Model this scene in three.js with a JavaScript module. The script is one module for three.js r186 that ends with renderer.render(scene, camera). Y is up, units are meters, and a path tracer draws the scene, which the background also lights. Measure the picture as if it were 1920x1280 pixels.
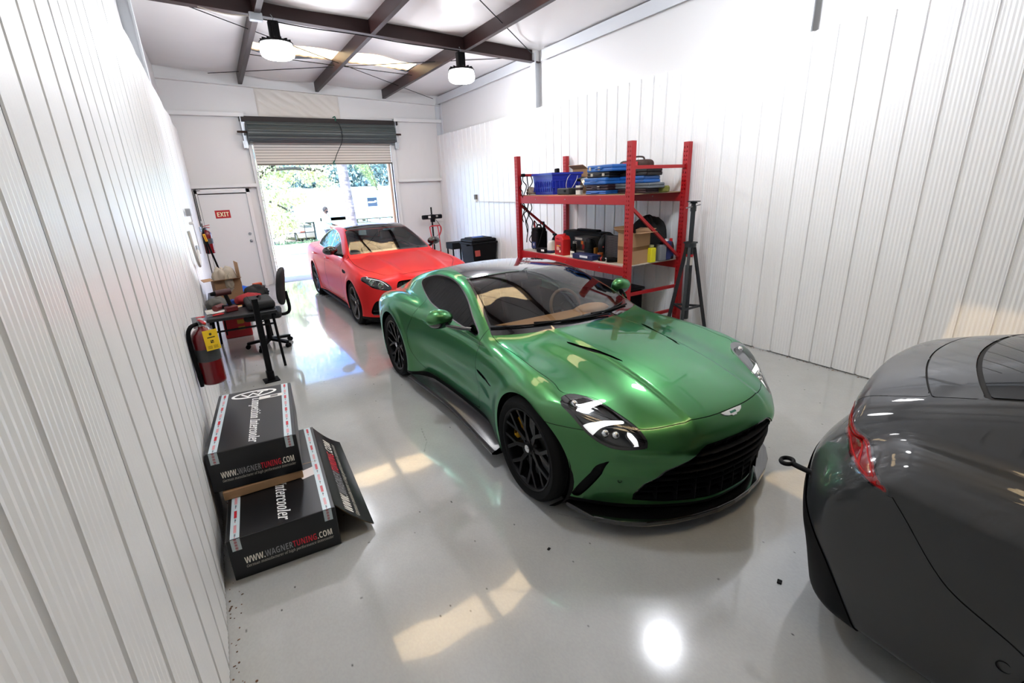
import * as THREE from 'three';
import { mergeGeometries } from 'three/addons/utils/BufferGeometryUtils.js';
import { RoundedBoxGeometry } from 'three/addons/geometries/RoundedBoxGeometry.js';
import { Sky } from 'three/addons/objects/Sky.js';

// ---------- camera, sky, sun, exposure ----------
const scene = new THREE.Scene();
const camera = new THREE.PerspectiveCamera(72.007, 1.5, 0.05, 400);
camera.position.set(0, 2.0175, 0);
camera.rotation.order = 'YXZ';
camera.rotation.set(-0.31964, -0.53411, -0.04173);
scene.add(camera);
const renderer = new THREE.WebGLRenderer({ antialias: true });
renderer.toneMapping = THREE.LinearToneMapping;
renderer.toneMappingExposure = 1.27;
renderer.shadowMap.enabled = true;

const SUN_DIR = new THREE.Vector3(-0.38, 0.91, 0.13).normalize();   // from behind our building, high summer sun
const sky = new Sky();
sky.scale.setScalar(1000);
sky.material.uniforms.turbidity.value = 8;
sky.material.uniforms.rayleigh.value = 0.7;
sky.material.uniforms.mieCoefficient.value = 0.004;
sky.material.uniforms.mieDirectionalG.value = 0.75;
sky.material.uniforms.sunPosition.value.copy(SUN_DIR);
scene.add(sky);
scene.environmentIntensity = 1.5;
const sun = new THREE.DirectionalLight(0xfff9f0, 28);
sun.position.copy(SUN_DIR).multiplyScalar(60).add(new THREE.Vector3(2, 0, -20));
sun.target.position.set(2, 0, -20);
sun.castShadow = true;
Object.assign(sun.shadow.camera, { left: -45, right: 45, top: 45, bottom: -45, near: 1, far: 160 });
sun.shadow.mapSize.set(4096, 4096);
scene.add(sun, sun.target);
const LAMP_POWER = 5.4;   // candela of each high-bay lamp; the lamps themselves are built with the ceiling

// ---------- helpers ----------
let seed = 7;
const rnd = () => { seed = (seed * 1664525 + 1013904223) >>> 0; return seed / 4294967296; };
const rr = (a, b) => a + (b - a) * rnd();
const clamp = (v, a, b) => Math.max(a, Math.min(b, v)), lerp = (a, b, t) => a + (b - a) * t;
const sstep = (a, b, v) => { const t = clamp((v - a) / (b - a), 0, 1); return t * t * (3 - 2 * t); };
const V = (x, y, z) => new THREE.Vector3(x, y, z);
const std = (color, roughness = 0.6, metalness = 0, extra = {}) => new THREE.MeshStandardMaterial({ color, roughness, metalness, ...extra });
const phy = (o) => new THREE.MeshPhysicalMaterial(o);
const taken = {};
const numbered = (name) => { const n = taken[name] = (taken[name] ?? -1) + 1; return n ? `${name}_${String(n).padStart(3, '0')}` : name; };
function finish(o) { o.castShadow = true; o.receiveShadow = true; return o; }
function thing(name, label, category, [x, y, z] = [0, 0, 0], turn = 0, group) {
  const o = new THREE.Group(); o.name = numbered(name); o.position.set(x, y, z); o.rotation.y = turn;
  o.userData = { label, category }; if (group) o.userData.group = group; scene.add(o); return o;
}
function tag(o, label, category, group) { o.name = numbered(o.name); o.userData.label = label; o.userData.category = category; if (group) o.userData.group = group; return o; }
function structure(o, label) { o.userData.kind = 'structure'; if (label) o.userData.label = label; return o; }
function place(g, x = 0, y = 0, z = 0, rx = 0, ry = 0, rz = 0) { g.applyMatrix4(new THREE.Matrix4().compose(V(x, y, z), new THREE.Quaternion().setFromEuler(new THREE.Euler(rx, ry, rz, 'YXZ')), V(1, 1, 1))); return g; }
const box = (w, h, d, x = 0, y = 0, z = 0, rx = 0, ry = 0, rz = 0) => place(new THREE.BoxGeometry(w, h, d), x, y, z, rx, ry, rz);
const rbox = (w, h, d, r, x = 0, y = 0, z = 0, rx = 0, ry = 0, rz = 0) => place(new RoundedBoxGeometry(w, h, d, 2, Math.min(r, w / 2.01, h / 2.01, d / 2.01)), x, y, z, rx, ry, rz);
const cyl = (r1, r2, h, n = 20, x = 0, y = 0, z = 0, rx = 0, ry = 0, rz = 0) => place(new THREE.CylinderGeometry(r1, r2, h, n), x, y, z, rx, ry, rz);
const lathe = (pts, n = 32) => new THREE.LatheGeometry(pts.map(p => new THREE.Vector2(p[0], p[1])), n);
function tube(pts, r, n = 8, closed = false, seg) { return new THREE.TubeGeometry(new THREE.CatmullRomCurve3(pts.map(p => V(...p)), closed, 'catmullrom', 0.5), seg ?? Math.max(2, pts.length * 5), r, n, closed); }
function rod(a, b, r, n = 8, r2 = r) {
  const A = V(...a), B = V(...b), d = B.clone().sub(A), g = new THREE.CylinderGeometry(r2, r, d.length(), n);
  g.applyQuaternion(new THREE.Quaternion().setFromUnitVectors(V(0, 1, 0), d.clone().normalize())); const m = A.add(B).multiplyScalar(.5); g.translate(m.x, m.y, m.z); return g;
}
function bar(a, b, w, t, up = V(0, 1, 0)) {   // square bar from a to b, w across, t along up
  const A = V(...a), B = V(...b), d = B.clone().sub(A), L = d.length(); d.normalize();
  const s = new THREE.Vector3().crossVectors(d, up).normalize(), u = new THREE.Vector3().crossVectors(s, d);
  const g = new THREE.BoxGeometry(w, t, L); g.applyMatrix4(new THREE.Matrix4().makeBasis(s, u, d.clone().negate())); const m = A.add(B).multiplyScalar(.5); g.translate(m.x, m.y, m.z); return g;
}
function extrude(pts, depth, bevel = 0, holes = []) {
  const s = new THREE.Shape(pts.map(p => new THREE.Vector2(p[0], p[1]))); for (const h of holes) s.holes.push(new THREE.Path(h.map(p => new THREE.Vector2(p[0], p[1]))));
  return new THREE.ExtrudeGeometry(s, { depth, bevelEnabled: bevel > 0, bevelThickness: bevel, bevelSize: bevel, bevelSegments: 2, steps: 1, curveSegments: 8 });
}
function merge(list) {
  if (list.length === 1) return list[0];
  const l = list.map(g => { const q = g.index ? g.toNonIndexed() : g.clone(); for (const k of Object.keys(q.attributes)) if (!['position', 'normal', 'uv'].includes(k)) q.deleteAttribute(k);
    if (!q.attributes.normal) q.computeVertexNormals();
    if (!q.attributes.uv) q.setAttribute('uv', new THREE.BufferAttribute(new Float32Array(q.attributes.position.count * 2), 2)); return q; });
  return mergeGeometries(l);
}
function part(name, geos, mat, parent = scene) { const m = finish(new THREE.Mesh(Array.isArray(geos) ? merge(geos) : geos, mat)); m.name = name; parent.add(m); return m; }
function grid(nu, nv, fn, uvs = 1) {   // open surface from fn(u, v) -> [x, y, z]
  const p = [], uv = [], idx = [];
  for (let j = 0; j <= nv; j++) for (let i = 0; i <= nu; i++) { p.push(...fn(i / nu, j / nv)); uv.push(i / nu * uvs, j / nv * uvs); }
  for (let j = 0; j < nv; j++) for (let i = 0; i < nu; i++) { const a = j * (nu + 1) + i, b = a + 1, c = a + nu + 1, d = c + 1; idx.push(a, b, d, a, d, c); }
  const g = new THREE.BufferGeometry(); g.setAttribute('position', new THREE.Float32BufferAttribute(p, 3)); g.setAttribute('uv', new THREE.Float32BufferAttribute(uv, 2)); g.setIndex(idx); g.computeVertexNormals(); return g;
}
// value noise
const NP = new Uint8Array(512); { const a = [...Array(256).keys()]; for (let i = 255; i > 0; i--) { const j = Math.floor(rnd() * (i + 1)); [a[i], a[j]] = [a[j], a[i]]; } for (let i = 0; i < 512; i++) NP[i] = a[i & 255]; }
function noise2(x, y, per = 256) {
  const xi = Math.floor(x), yi = Math.floor(y), fx = x - xi, fy = y - yi, u = fx * fx * (3 - 2 * fx), v = fy * fy * (3 - 2 * fy);
  const h = (i, j) => NP[NP[((i % per) + per) % per & 255] + (((j % per) + per) % per & 255)] / 255;
  return lerp(lerp(h(xi, yi), h(xi + 1, yi), u), lerp(h(xi, yi + 1), h(xi + 1, yi + 1), u), v);
}
const fbm = (x, y, o = 4, per = 256) => { let s = 0, a = .5, f = 1; for (let i = 0; i < o; i++) { s += a * noise2(x * f, y * f, per * f); a *= .5; f *= 2; } return s; };
function dataTex(n, m, fn, srgb = true, repeat) {
  const d = new Uint8Array(n * m * 4);
  for (let j = 0; j < m; j++) for (let i = 0; i < n; i++) { const c = fn(i / n, j / m, i, j), k = (j * n + i) * 4; d[k] = clamp(c[0], 0, 255); d[k + 1] = clamp(c[1], 0, 255); d[k + 2] = clamp(c[2], 0, 255); d[k + 3] = 255; }
  const t = new THREE.DataTexture(d, n, m); t.wrapS = t.wrapT = THREE.RepeatWrapping; t.magFilter = THREE.LinearFilter; t.minFilter = THREE.LinearFilter; if (srgb) t.colorSpace = THREE.SRGBColorSpace; if (repeat) t.repeat.set(...repeat); t.needsUpdate = true; return t;
}
function canvasTex(w, h, draw) { const c = document.createElement('canvas'); c.width = w; c.height = h; const g = c.getContext('2d'); draw(g, w, h); const t = new THREE.CanvasTexture(c); t.colorSpace = THREE.SRGBColorSpace; t.magFilter = THREE.LinearFilter; return t; }
// natural cubic spline through [x, y] pairs
function spline(pts) {
  pts = [...pts].sort((a, b) => a[0] - b[0]); const n = pts.length, X = pts.map(p => p[0]), Y = pts.map(p => p[1]), m = new Array(n).fill(0), c = new Array(n).fill(0), d = new Array(n).fill(0);
  for (let i = 1; i < n - 1; i++) { const h0 = X[i] - X[i - 1], h1 = X[i + 1] - X[i], al = 3 * ((Y[i + 1] - Y[i]) / h1 - (Y[i] - Y[i - 1]) / h0), l = 2 * (X[i + 1] - X[i - 1]) - h0 * c[i - 1]; c[i] = h1 / l; d[i] = (al - h0 * d[i - 1]) / l; }
  for (let i = n - 2; i > 0; i--) m[i] = d[i] - c[i] * m[i + 1];
  const S = []; for (let i = 0; i < n - 1; i++) { const h = X[i + 1] - X[i]; S.push([Y[i], (Y[i + 1] - Y[i]) / h - h * (2 * m[i] + m[i + 1]) / 3, m[i], (m[i + 1] - m[i]) / (3 * h)]); }
  const e0 = S[0][1], hl = X[n - 1] - X[n - 2], L = S[n - 2], e1 = L[1] + 2 * L[2] * hl + 3 * L[3] * hl * hl;
  return (x) => { if (x <= X[0]) return Y[0] + e0 * (x - X[0]); if (x >= X[n - 1]) return Y[n - 1] + e1 * (x - X[n - 1]); let i = 0; while (x > X[i + 1]) i++; const t = x - X[i], s = S[i]; return s[0] + t * (s[1] + t * (s[2] + t * s[3])); };
}

// ---------- room shell ----------
const XL = -0.356, XR = 5.355, XLO = -0.52, XRO = 5.5, ZB = -12.55, ZF = 4.7, PANEL_TOP = 3.33, PITCH = 0.2286;
const roofY = (x) => 4.55 - 0.042 * (x + 0.5);
const PURLINS = [-0.6, 0.93, 2.46, 4.0, 5.53], RAFTERS = [-7.93, -3.1, 1.7], SKYL = [[-10.5, -9.72], [-5.74, -5.06], [-0.95, -0.25]];
const M = {
  panel: phy({ color: new THREE.Color().setRGB(.81, .81, .80), roughness: .36, clearcoat: .25, clearcoatRoughness: .2 }),
  vinyl: std(new THREE.Color().setRGB(.74, .73, .715), .42),
  vinylCeil: std(new THREE.Color().setRGB(.76, .745, .73), .3),
  white: std(new THREE.Color().setRGB(.76, .755, .74), .4),
  greySteel: std(new THREE.Color().setRGB(.62, .64, .66), .4),
  galv: std(new THREE.Color().setRGB(.45, .47, .49), .4, .8),
  brown: phy({ color: new THREE.Color().setRGB(.026, .010, .009), roughness: .4, specularIntensity: .6 }),
  black: phy({ color: new THREE.Color().setRGB(.0035, .0035, .004), roughness: .55, specularIntensity: .25 }),
  rubber: phy({ color: new THREE.Color().setRGB(.0045, .0045, .0045), roughness: .75, specularIntensity: .3 }),
  blackGloss: phy({ color: new THREE.Color().setRGB(.006, .006, .007), roughness: .12, clearcoat: 1, clearcoatRoughness: .03 }),
  chrome: std(0xd8d8d8, .12, 1),
  steel: std(0x9a9c9e, .35, 1),
  red: std(new THREE.Color().setRGB(.52, .012, .018), .38),
  card: std(new THREE.Color().setRGB(.40, .24, .125), .85),
  cardDark: std(new THREE.Color().setRGB(.27, .15, .075), .85),
};
{ // floor: grey epoxy, glossy, with specks, scuffs and faint patches
  const W = 6.2, L = 19.4, N = 1024, K = 2048;
  const col = dataTex(N, K, (u, v) => {
    const x = u * W, z = v * L, p = fbm(x * 1.1, z * 1.1, 4) - .5, q = fbm(x * 7 + 40, z * 7, 3) - .5, fine = (rnd() - .5) * 5;
    let b = 170 + p * 22 + q * 7 + fine; const t = fbm(x * .5 + 9, z * .5 + 3, 2) - .5;
    return [b - 1 + t * 8, b + t * 4, b - 3 - t * 4];
  }, true);
  const d = col.image.data, put = (x, z, r, k) => { const ci = x / W * N, cj = z / L * K, ri = r / W * N, rj = r / L * K; for (let j = Math.floor(cj - rj); j <= cj + rj; j++) for (let i = Math.floor(ci - ri); i <= ci + ri; i++) { if (i < 0 || j < 0 || i >= N || j >= K) continue; const q = ((i - ci) / ri) ** 2 + ((j - cj) / rj) ** 2; if (q < 1) { const a = (j * N + i) * 4; for (let c = 0; c < 3; c++) d[a + c] *= k; } } };
  for (let i = 0; i < 900; i++) put(rnd() * W, rnd() * L, rr(.0025, .0055), rr(.25, .7));
  for (let i = 0; i < 260; i++) { const s = rnd() < .5; put(s ? rr(.08, .22) : W - rr(.1, .3), rnd() * L, rr(.004, .012), rr(.3, .7)); }
  for (let i = 0; i < 46; i++) { let x = rnd() * W, z = rnd() * L, a = rnd() * 7, n = rr(8, 46); for (let k = 0; k < n; k++) { put(x, z, .0045, .86); x += Math.cos(a) * .012; z += Math.sin(a) * .012; a += rr(-.12, .12); } }
  // the long hairline crack by the grey car
  for (let k = 0, x = 1.62, z = 4.2; k < 190; k++) { put(x - XLO, z, .004, .8); x += .0028 + rr(-.003, .003); z += .009; }
  col.needsUpdate = true;
  const rough = dataTex(256, 512, (u, v) => { const r = 46 + (fbm(u * 14, v * 40, 4, 14) - .5) * 46; return [r, r, r]; }, false);
  const bump = dataTex(256, 512, (u, v) => { const r = 128 + (fbm(u * 9, v * 28, 3, 9) - .5) * 160; return [r, r, r]; }, false);
  const g = box(W, .12, L, XLO + W / 2 - .08, -.06, (ZB - .25 + ZF + .2) / 2);
  const fm = phy({ map: col, roughnessMap: rough, roughness: .82, bumpMap: bump, bumpScale: .004, clearcoat: .8, clearcoatRoughness: .04 });
  structure(part('floor', g, fm), 'glossy pale grey epoxy floor');
}
// one liner sheet: 4 pitches wide, narrow grooves every 9 inches, small flutes between; runs along +u, stands on y
function sheetGeo(u0, u1, h, first, bowA, bowP) {
  const us = []; const push = (u, d) => { if (u >= u0 - 1e-6 && u <= u1 + 1e-6) us.push([u, d]); };
  const k0 = Math.floor((u0 - first) / PITCH) - 1, k1 = Math.ceil((u1 - first) / PITCH) + 1;
  for (let k = k0; k <= k1; k++) { const c = first + k * PITCH;
    push(c - .0135, 0); push(c - .008, -.017); push(c + .008, -.017); push(c + .0135, 0);
    for (let i = 1; i < 26; i++) { const u = c + .0135 + (PITCH - .027) * i / 26; push(u, -.0011 * (1 - Math.cos(i / 26 * Math.PI * 2 * 6.5))); } }
  us.sort((a, b) => a[0] - b[0]); if (us[0][0] > u0 + 1e-4) us.unshift([u0, us[0][1]]); if (us.at(-1)[0] < u1 - 1e-4) us.push([u1, us.at(-1)[1]]);
  const rows = 14, p = [], idx = [];
  for (let j = 0; j <= rows; j++) for (const [u, d] of us) { const y = h * j / rows; p.push(u, y, d + bowA * Math.sin(y * 1.9 + bowP) * Math.sin((u - u0) / (u1 - u0) * Math.PI)); }
  const n = us.length; for (let j = 0; j < rows; j++) for (let i = 0; i < n - 1; i++) { const a = j * n + i, b = a + 1, c = a + n, e = c + 1; idx.push(a, b, e, a, e, c); }
  const g = new THREE.BufferGeometry(); g.setAttribute('position', new THREE.Float32BufferAttribute(p, 3)); g.setIndex(idx); const q = g.toNonIndexed(); q.computeVertexNormals(); return q;
}
function linerWall(name, x, side, first, label) {
  const w = new THREE.Group(); w.name = name; structure(w, label); scene.add(w);
  const slab = part('backing', box(.2, 4.75, ZF - ZB + .6, side * .1 + (side > 0 ? XRO : XLO), 2.3, (ZF + ZB) / 2), M.vinyl, w);
  let z = ZB + .03;
  // local u runs so that the face looks into the room
  for (; z < ZF - .02; z += PITCH * 4) {
    const z1 = Math.min(z + PITCH * 4, ZF - .02), u0 = side > 0 ? z : -z1, u1 = side > 0 ? z1 : -z;
    const f = side > 0 ? first : -first;
    const g = sheetGeo(u0, u1, PANEL_TOP + rr(-.006, .006), f, side > 0 ? .003 : .008, rnd() * 6);
    // right wall faces -x: u -> +z ; left wall faces +x: u -> -z
    g.applyMatrix4(side > 0 ? new THREE.Matrix4().makeBasis(V(0, 0, 1), V(0, 1, 0), V(-1, 0, 0)) : new THREE.Matrix4().makeBasis(V(0, 0, -1), V(0, 1, 0), V(1, 0, 0)));
    g.translate(x, .01, 0);
    const s = part('panel', g, M.panel, w); void s;
  }
  part('panel_cap', box(Math.abs((side > 0 ? XRO : XLO) - x) - .02, .012, ZF - ZB - .1, ((side > 0 ? XRO : XLO) + x) / 2 + side * .01, PANEL_TOP - .03, (ZF + ZB) / 2), M.white, w);
  return w;
}
linerWall('wall_left', XL, -1, -1.105, 'left wall of white ribbed metal liner panels');
linerWall('wall_right', XR, 1, -3.888, 'right wall of white ribbed metal liner panels');
{ // end wall with the roll-up opening and the side door
  const w = new THREE.Group(); w.name = 'wall_back'; structure(w, 'end wall faced in white vinyl insulation'); scene.add(w);
  const z = ZB - .125, T = .25, slab = (x0, x1, y0, y1) => box(x1 - x0, y1 - y0, T, (x0 + x1) / 2, (y0 + y1) / 2, z);
  part('backing', [slab(XLO, .93, 0, 2.2), slab(4.07, XRO, 0, 2.2), slab(XLO, .93, 2.2, 4.7), slab(4.07, XRO, 2.2, 4.7), slab(.93, 4.07, 3.1, 4.7)], M.vinyl, w);
  // pillowed insulation fields between the girts
  const field = (name, x0, x1, y0, y1, amp, wr) => part(name, grid(40, 24, (u, v) => { const x = lerp(x0, x1, u), y = lerp(y0, y1, v), e = Math.sin(Math.PI * u) ** .5 * Math.sin(Math.PI * v) ** .5; return [x, y, ZB + .005 + e * (amp + wr * (fbm(x * 3 + y * 2, y * 5 - x * 4, 3) - .5))]; }), M.vinyl, w);
  field('insulation', XLO, .88, 2.3, 3.66, .03, .01); field('insulation', XLO, 1.2, 3.72, 4.42, .02, .01); field('insulation', 2.95, XRO, 3.72, 4.3, .02, .012);
  field('insulation', 4.18, XRO, 2.3, 3.66, .03, .012); field('insulation', 4.18, XRO, .02, 2.22, .025, .03); field('insulation', .72, .88, .02, 2.2, .006, .004);
  part('insulation_patch', grid(70, 40, (u, v) => { const x = lerp(1.2, 2.95, u), y = lerp(3.68, 4.36 - .05 * u, v), s = x * 9 + y * 12 + 2 * fbm(x * 2, y * 2, 2); return [x, y, ZB + .012 + .03 * Math.sin(Math.PI * v) ** .5 * Math.sin(Math.PI * u) ** .4 * (.6 + .5 * Math.abs(Math.sin(s * 1.3)) + .4 * (fbm(x * 9 - y * 7, y * 4 + x * 5, 3)))]; }), std(new THREE.Color().setRGB(.68, .64, .58), .38), w);
  const girt = (x0, x1, y) => part('girt', [box(x1 - x0, .012, .12, (x0 + x1) / 2, y + .03, ZB + .07), box(x1 - x0, .06, .012, (x0 + x1) / 2, y, ZB + .13), box(x1 - x0, .012, .12, (x0 + x1) / 2, y - .03, ZB + .07)], M.white, w);
  girt(XLO, .9, 3.69); girt(4.2, XRO, 3.69); girt(XLO, .89, 2.26); girt(4.16, XRO, 2.26);
  part('rafter_channel', (() => { const L = Math.hypot(XRO - XLO, .25), a = -Math.atan2(.25, XRO - XLO); return [box(L, .24, .04, (XLO + XRO) / 2, 4.30, ZB + .03, 0, 0, a), box(L, .012, .12, (XLO + XRO) / 2, 4.185, ZB + .08, 0, 0, a)]; })(), M.white, w);
  part('corner_post', [box(.02, 4.2, .16, XRO - .012, 2.1, ZB + .09), box(.12, 4.2, .02, XRO - .06, 2.1, ZB + .02)], M.greySteel, w);
  // steel jambs of the opening
  part('jamb', [box(.07, 3.1, .09, .92, 1.55, ZB + .05), box(.018, 3.1, .06, .975, 1.55, ZB + .12)], M.white, w);
  part('jamb', [box(.10, 3.1, .09, 4.12, 1.55, ZB + .05), box(.018, 3.1, .06, 4.06, 1.55, ZB + .12)], M.white, w);
  part('jamb_reveal', box(.16, 2.9, .12, 4.1, 1.45, ZB - .2), std(0xc2a387, .9), w);
  part('jamb_seal', box(.02, 2.7, .03, 4.042, 1.35, ZB + .1), M.rubber, w);
  part('opening_header', box(3.5, .1, .1, 2.55, 3.62, ZB + .06), std(0x20120f, .6), w);
  // front end of the room, behind the camera
  const f = part('wall_front', box(XRO - XLO, 4.75, .2, (XLO + XRO) / 2, 2.3, ZF + .1), std(0x3a3836, .7)); structure(f, 'grey end wall behind the camera');
}
{ // roof: deck with skylight openings, sagging white insulation, purlins, rafters, rods
  const c = new THREE.Group(); c.name = 'ceiling'; structure(c, 'ceiling of sagging white vinyl insulation between brown purlins'); scene.add(c);
  const a = -Math.atan(.042), deck = [], zs = [ZB - .3, ...SKYL.flat(), ZF + .3];
  const dslab = (x0, x1, z0, z1) => deck.push(box((x1 - x0), .05, z1 - z0, (x0 + x1) / 2, roofY((x0 + x1) / 2) + .16, (z0 + z1) / 2, 0, 0, a));
  for (let i = 0; i < zs.length - 1; i++) if (i % 2 === 0) dslab(XLO - .25, XRO + .25, zs[i], zs[i + 1]); else { dslab(XLO - .25, .95, zs[i], zs[i + 1]); dslab(3.98, XRO + .25, zs[i], zs[i + 1]); }
  part('roof_deck', deck, M.greySteel, c);
  const skyTex = dataTex(512, 128, (u, v) => { const w = fbm(u * 5, v * 26 + 3 * fbm(u * 4, v * 3, 2), 3), l = Math.abs(Math.sin((v * 9 + 1.6 * fbm(u * 3, v * 2, 3)) * 6.28)) < .12 ? .8 : 1, b = (.82 + .3 * w) * l; return [255 * b, 218 * b, 160 * b]; });
  const skyMat = phy({ map: skyTex, roughness: .95, transmission: .7, thickness: 0, color: 0xffffff, side: THREE.DoubleSide });
  SKYL.forEach(([z0, z1]) => { for (const [x0, x1] of [[.95, 2.46], [2.46, 3.98]]) part('skylight_panel', grid(48, 6, (u, v) => { const x = lerp(x0, x1, u); return [x, roofY(x) + .035 + .006 * Math.cos(u * 60), lerp(z0 - .12, z1 + .12, v)]; }), skyMat, c); });
  // insulation bays
  const bayZ = [ZB + .02, ...RAFTERS, ZF], wob = (x, s) => .10 * Math.sin(x * 2.1 + s) + .07 * Math.sin(x * 5.3 + 2 * s) + .05 * (fbm(x * 3, s * 7, 2) - .5);
  const bay = (x0, x1, za, zb, sA, sB) => part('insulation_bay', grid(22, 44, (u, v) => {
    const x = lerp(x0, x1, u), A = za + (sA ? .05 + .8 * wob(x, sA) : 0), B = zb + (sB ? -.05 + .8 * wob(x, sB) : 0), z = lerp(A, B, v);
    const edge = Math.min(sA ? 1 : v * 6, sB ? 1 : (1 - v) * 6, 1), across = Math.sin(Math.PI * u) ** .7;
    const lift = (sA ? .075 * Math.exp(-v * 9) : 0) + (sB ? .075 * Math.exp(-(1 - v) * 9) : 0);
    const wr = .03 * (fbm(x * 1.2 + z * .25, z * 1.7, 3) - .5) + .012 * (fbm(x * .8, z * 8 + x * 1.5, 2) - .5) + .014 * Math.sin(z * 3.1 + x * .7 + 3 * fbm(x * .6, z * .6, 2));
    return [x, roofY(x) - .01 - across * (.085 * Math.max(.2, edge) + wr * 1.2) + lift * across, z];
  }), M.vinylCeil, c);
  for (let i = 0; i < PURLINS.length - 1; i++) for (let j = 0; j < bayZ.length - 1; j++) {
    const x0 = Math.max(PURLINS[i], XLO), x1 = Math.min(PURLINS[i + 1], XRO), za = bayZ[j], zb = bayZ[j + 1], s = (i === 1 || i === 2) && SKYL.find(q => q[0] > za && q[1] < zb);
    if (s) { bay(x0, x1, za, s[0] + .12, 0, 1.3 + j + i * .1); bay(x0, x1, s[1] - .12, zb, 2.1 + j, 0); } else bay(x0, x1, za, zb, 0, 0);
  }
  for (const x of PURLINS.slice(1, 4)) { const y = roofY(x) - .2; part('purlin', [box(.012, .215, ZF - ZB - .1, x, y + .105, (ZF + ZB) / 2 + .03), box(.07, .012, ZF - ZB - .1, x + .03, y, (ZF + ZB) / 2 + .03), box(.012, .025, ZF - ZB - .1, x + .065, y + .012, (ZF + ZB) / 2 + .03)], M.brown, c); }
  for (const z of RAFTERS) { const L = XRO - XLO - .02, y = (x) => roofY(x) - .08, ym = y(2.49); part('rafter', [box(L, .24, .012, 2.49, ym, z, 0, 0, a), box(L, .014, .13, 2.49, ym - .12, z, 0, 0, a)], M.brown, c);
    part('rafter_splice', [box(.14, .23, .02, XRO - .08, y(XRO) + .01, z + .015, 0, 0, a)], M.white, c); }
  const rods = []; for (const [A, B] of [[[.1, 4.38, -8.1], [5.2, 4.17, -12.2]], [[.95, 4.37, -10.3], [4.0, 4.26, -10.35]], [[5.2, 4.2, -8.1], [.4, 4.4, -12.2]], [[.1, 4.38, -3.3], [5.2, 4.17, -7.7]], [[5.2, 4.2, -3.3], [.2, 4.4, -7.7]]]) rods.push(rod(A, B, .007, 6));
  rods.forEach(r => part('brace_rod', r, M.black, c));
  part('junction_box', [rbox(.16, .09, .1, .01, .94, 4.25, -7.84)], M.galv, c);
  part('conduit', [tube([[.94, 4.3, -7.8], [.97, 4.36, -7.6], [.9, 4.45, -7.4], [.92, 4.5, -6.9]], .012), tube([[.3, 4.29, -7.86], [.6, 4.25, -7.86], [.9, 4.26, -7.86]], .008)], std(0x9d9488, .5), c);
  part('cable', [tube([[1.0, 4.24, -7.86], [1.6, 4.2, -7.85], [2.3, 4.19, -7.86], [2.9, 4.15, -7.85], [3.88, 4.13, -7.86]], .007)], M.black, c);
}
// wall columns (white steel) on the upper walls
for (const z of RAFTERS) {
  const c = new THREE.Group(); c.name = numbered('trim_1'); structure(c, 'grey painted steel column above the wall panels'); scene.add(c);
  part('flange', box(.02, 4.25, .16, XRO - .13, 2.12, z), M.greySteel, c); part('web', box(.12, 4.25, .014, XRO - .06, 2.12, z), M.greySteel, c);
  part('eave_strut', [box(.1, .14, 4.5, XRO - .05, 4.18, z - 2.35), box(.02, .03, 4.5, XRO - .11, 4.09, z - 2.35)], M.greySteel, c);
  const d = new THREE.Group(); d.name = numbered('trim_1'); structure(d, 'grey painted steel column on the left wall'); scene.add(d);
  part('flange', box(.02, 4.4, .16, XLO + .13, 2.2, z), M.greySteel, d); part('web', box(.12, 4.4, .014, XLO + .06, 2.2, z), M.greySteel, d);
}
{ // side door
  const d = new THREE.Group(); d.name = 'door_1'; structure(d, 'white steel side door with a red EXIT sticker'); scene.add(d);
  part('door_leaf', rbox(.92, 2.07, .045, .004, .19, 1.06, ZB + .05), M.white, d);
  part('frame', [box(.075, 2.2, .11, .69, 1.1, ZB + .06), box(.06, 2.2, .11, -.305, 1.1, ZB + .06), box(1.07, .085, .11, .19, 2.16, ZB + .06)], M.white, d);
  part('frame_gap', [box(.01, 2.07, .03, -.273, 1.06, ZB + .05), box(.93, .01, .03, .19, 2.103, ZB + .05)], M.rubber, d);
  part('weatherstrip', [box(.014, .62, .012, -.318, 1.87, ZB + .122), box(.014, .3, .012, -.318, 1.36, ZB + .122), box(.12, .012, .012, -.27, 2.18, ZB + .122)], M.rubber, d);
  part('door_knob', [place(lathe([[0, .065], [.02, .062], [.028, .045], [.026, .03], [.012, .022], [.012, .008], [.033, .006], [.033, 0]], 20), .56, 1.06, ZB + .073, Math.PI / 2)], M.steel, d);
  part('deadbolt', [cyl(.03, .032, .022, 20, .56, 1.22, ZB + .083, Math.PI / 2), box(.012, .03, .012, .56, 1.22, ZB + .097)], M.galv, d);
  const ex = canvasTex(512, 300, (g, w, h) => { g.fillStyle = '#b3161b'; g.fillRect(0, 0, w, h); g.fillStyle = '#f3efc6'; g.font = 'bold 232px sans-serif'; g.textAlign = 'center'; g.textBaseline = 'middle'; g.save(); g.translate(w / 2, h / 2 + 6); g.scale(.86, 1); g.fillText('EXIT', 0, 0); g.restore(); });
  const e = new THREE.PlaneGeometry(.29, .17); place(e, .115, 1.675, ZB + .0745); part('exit_sticker', e, std(0xffffff, .5, 0, { map: ex }), d);
  part('threshold', box(.95, .02, .14, .19, .01, ZB + .06), M.galv, d);
}
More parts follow.
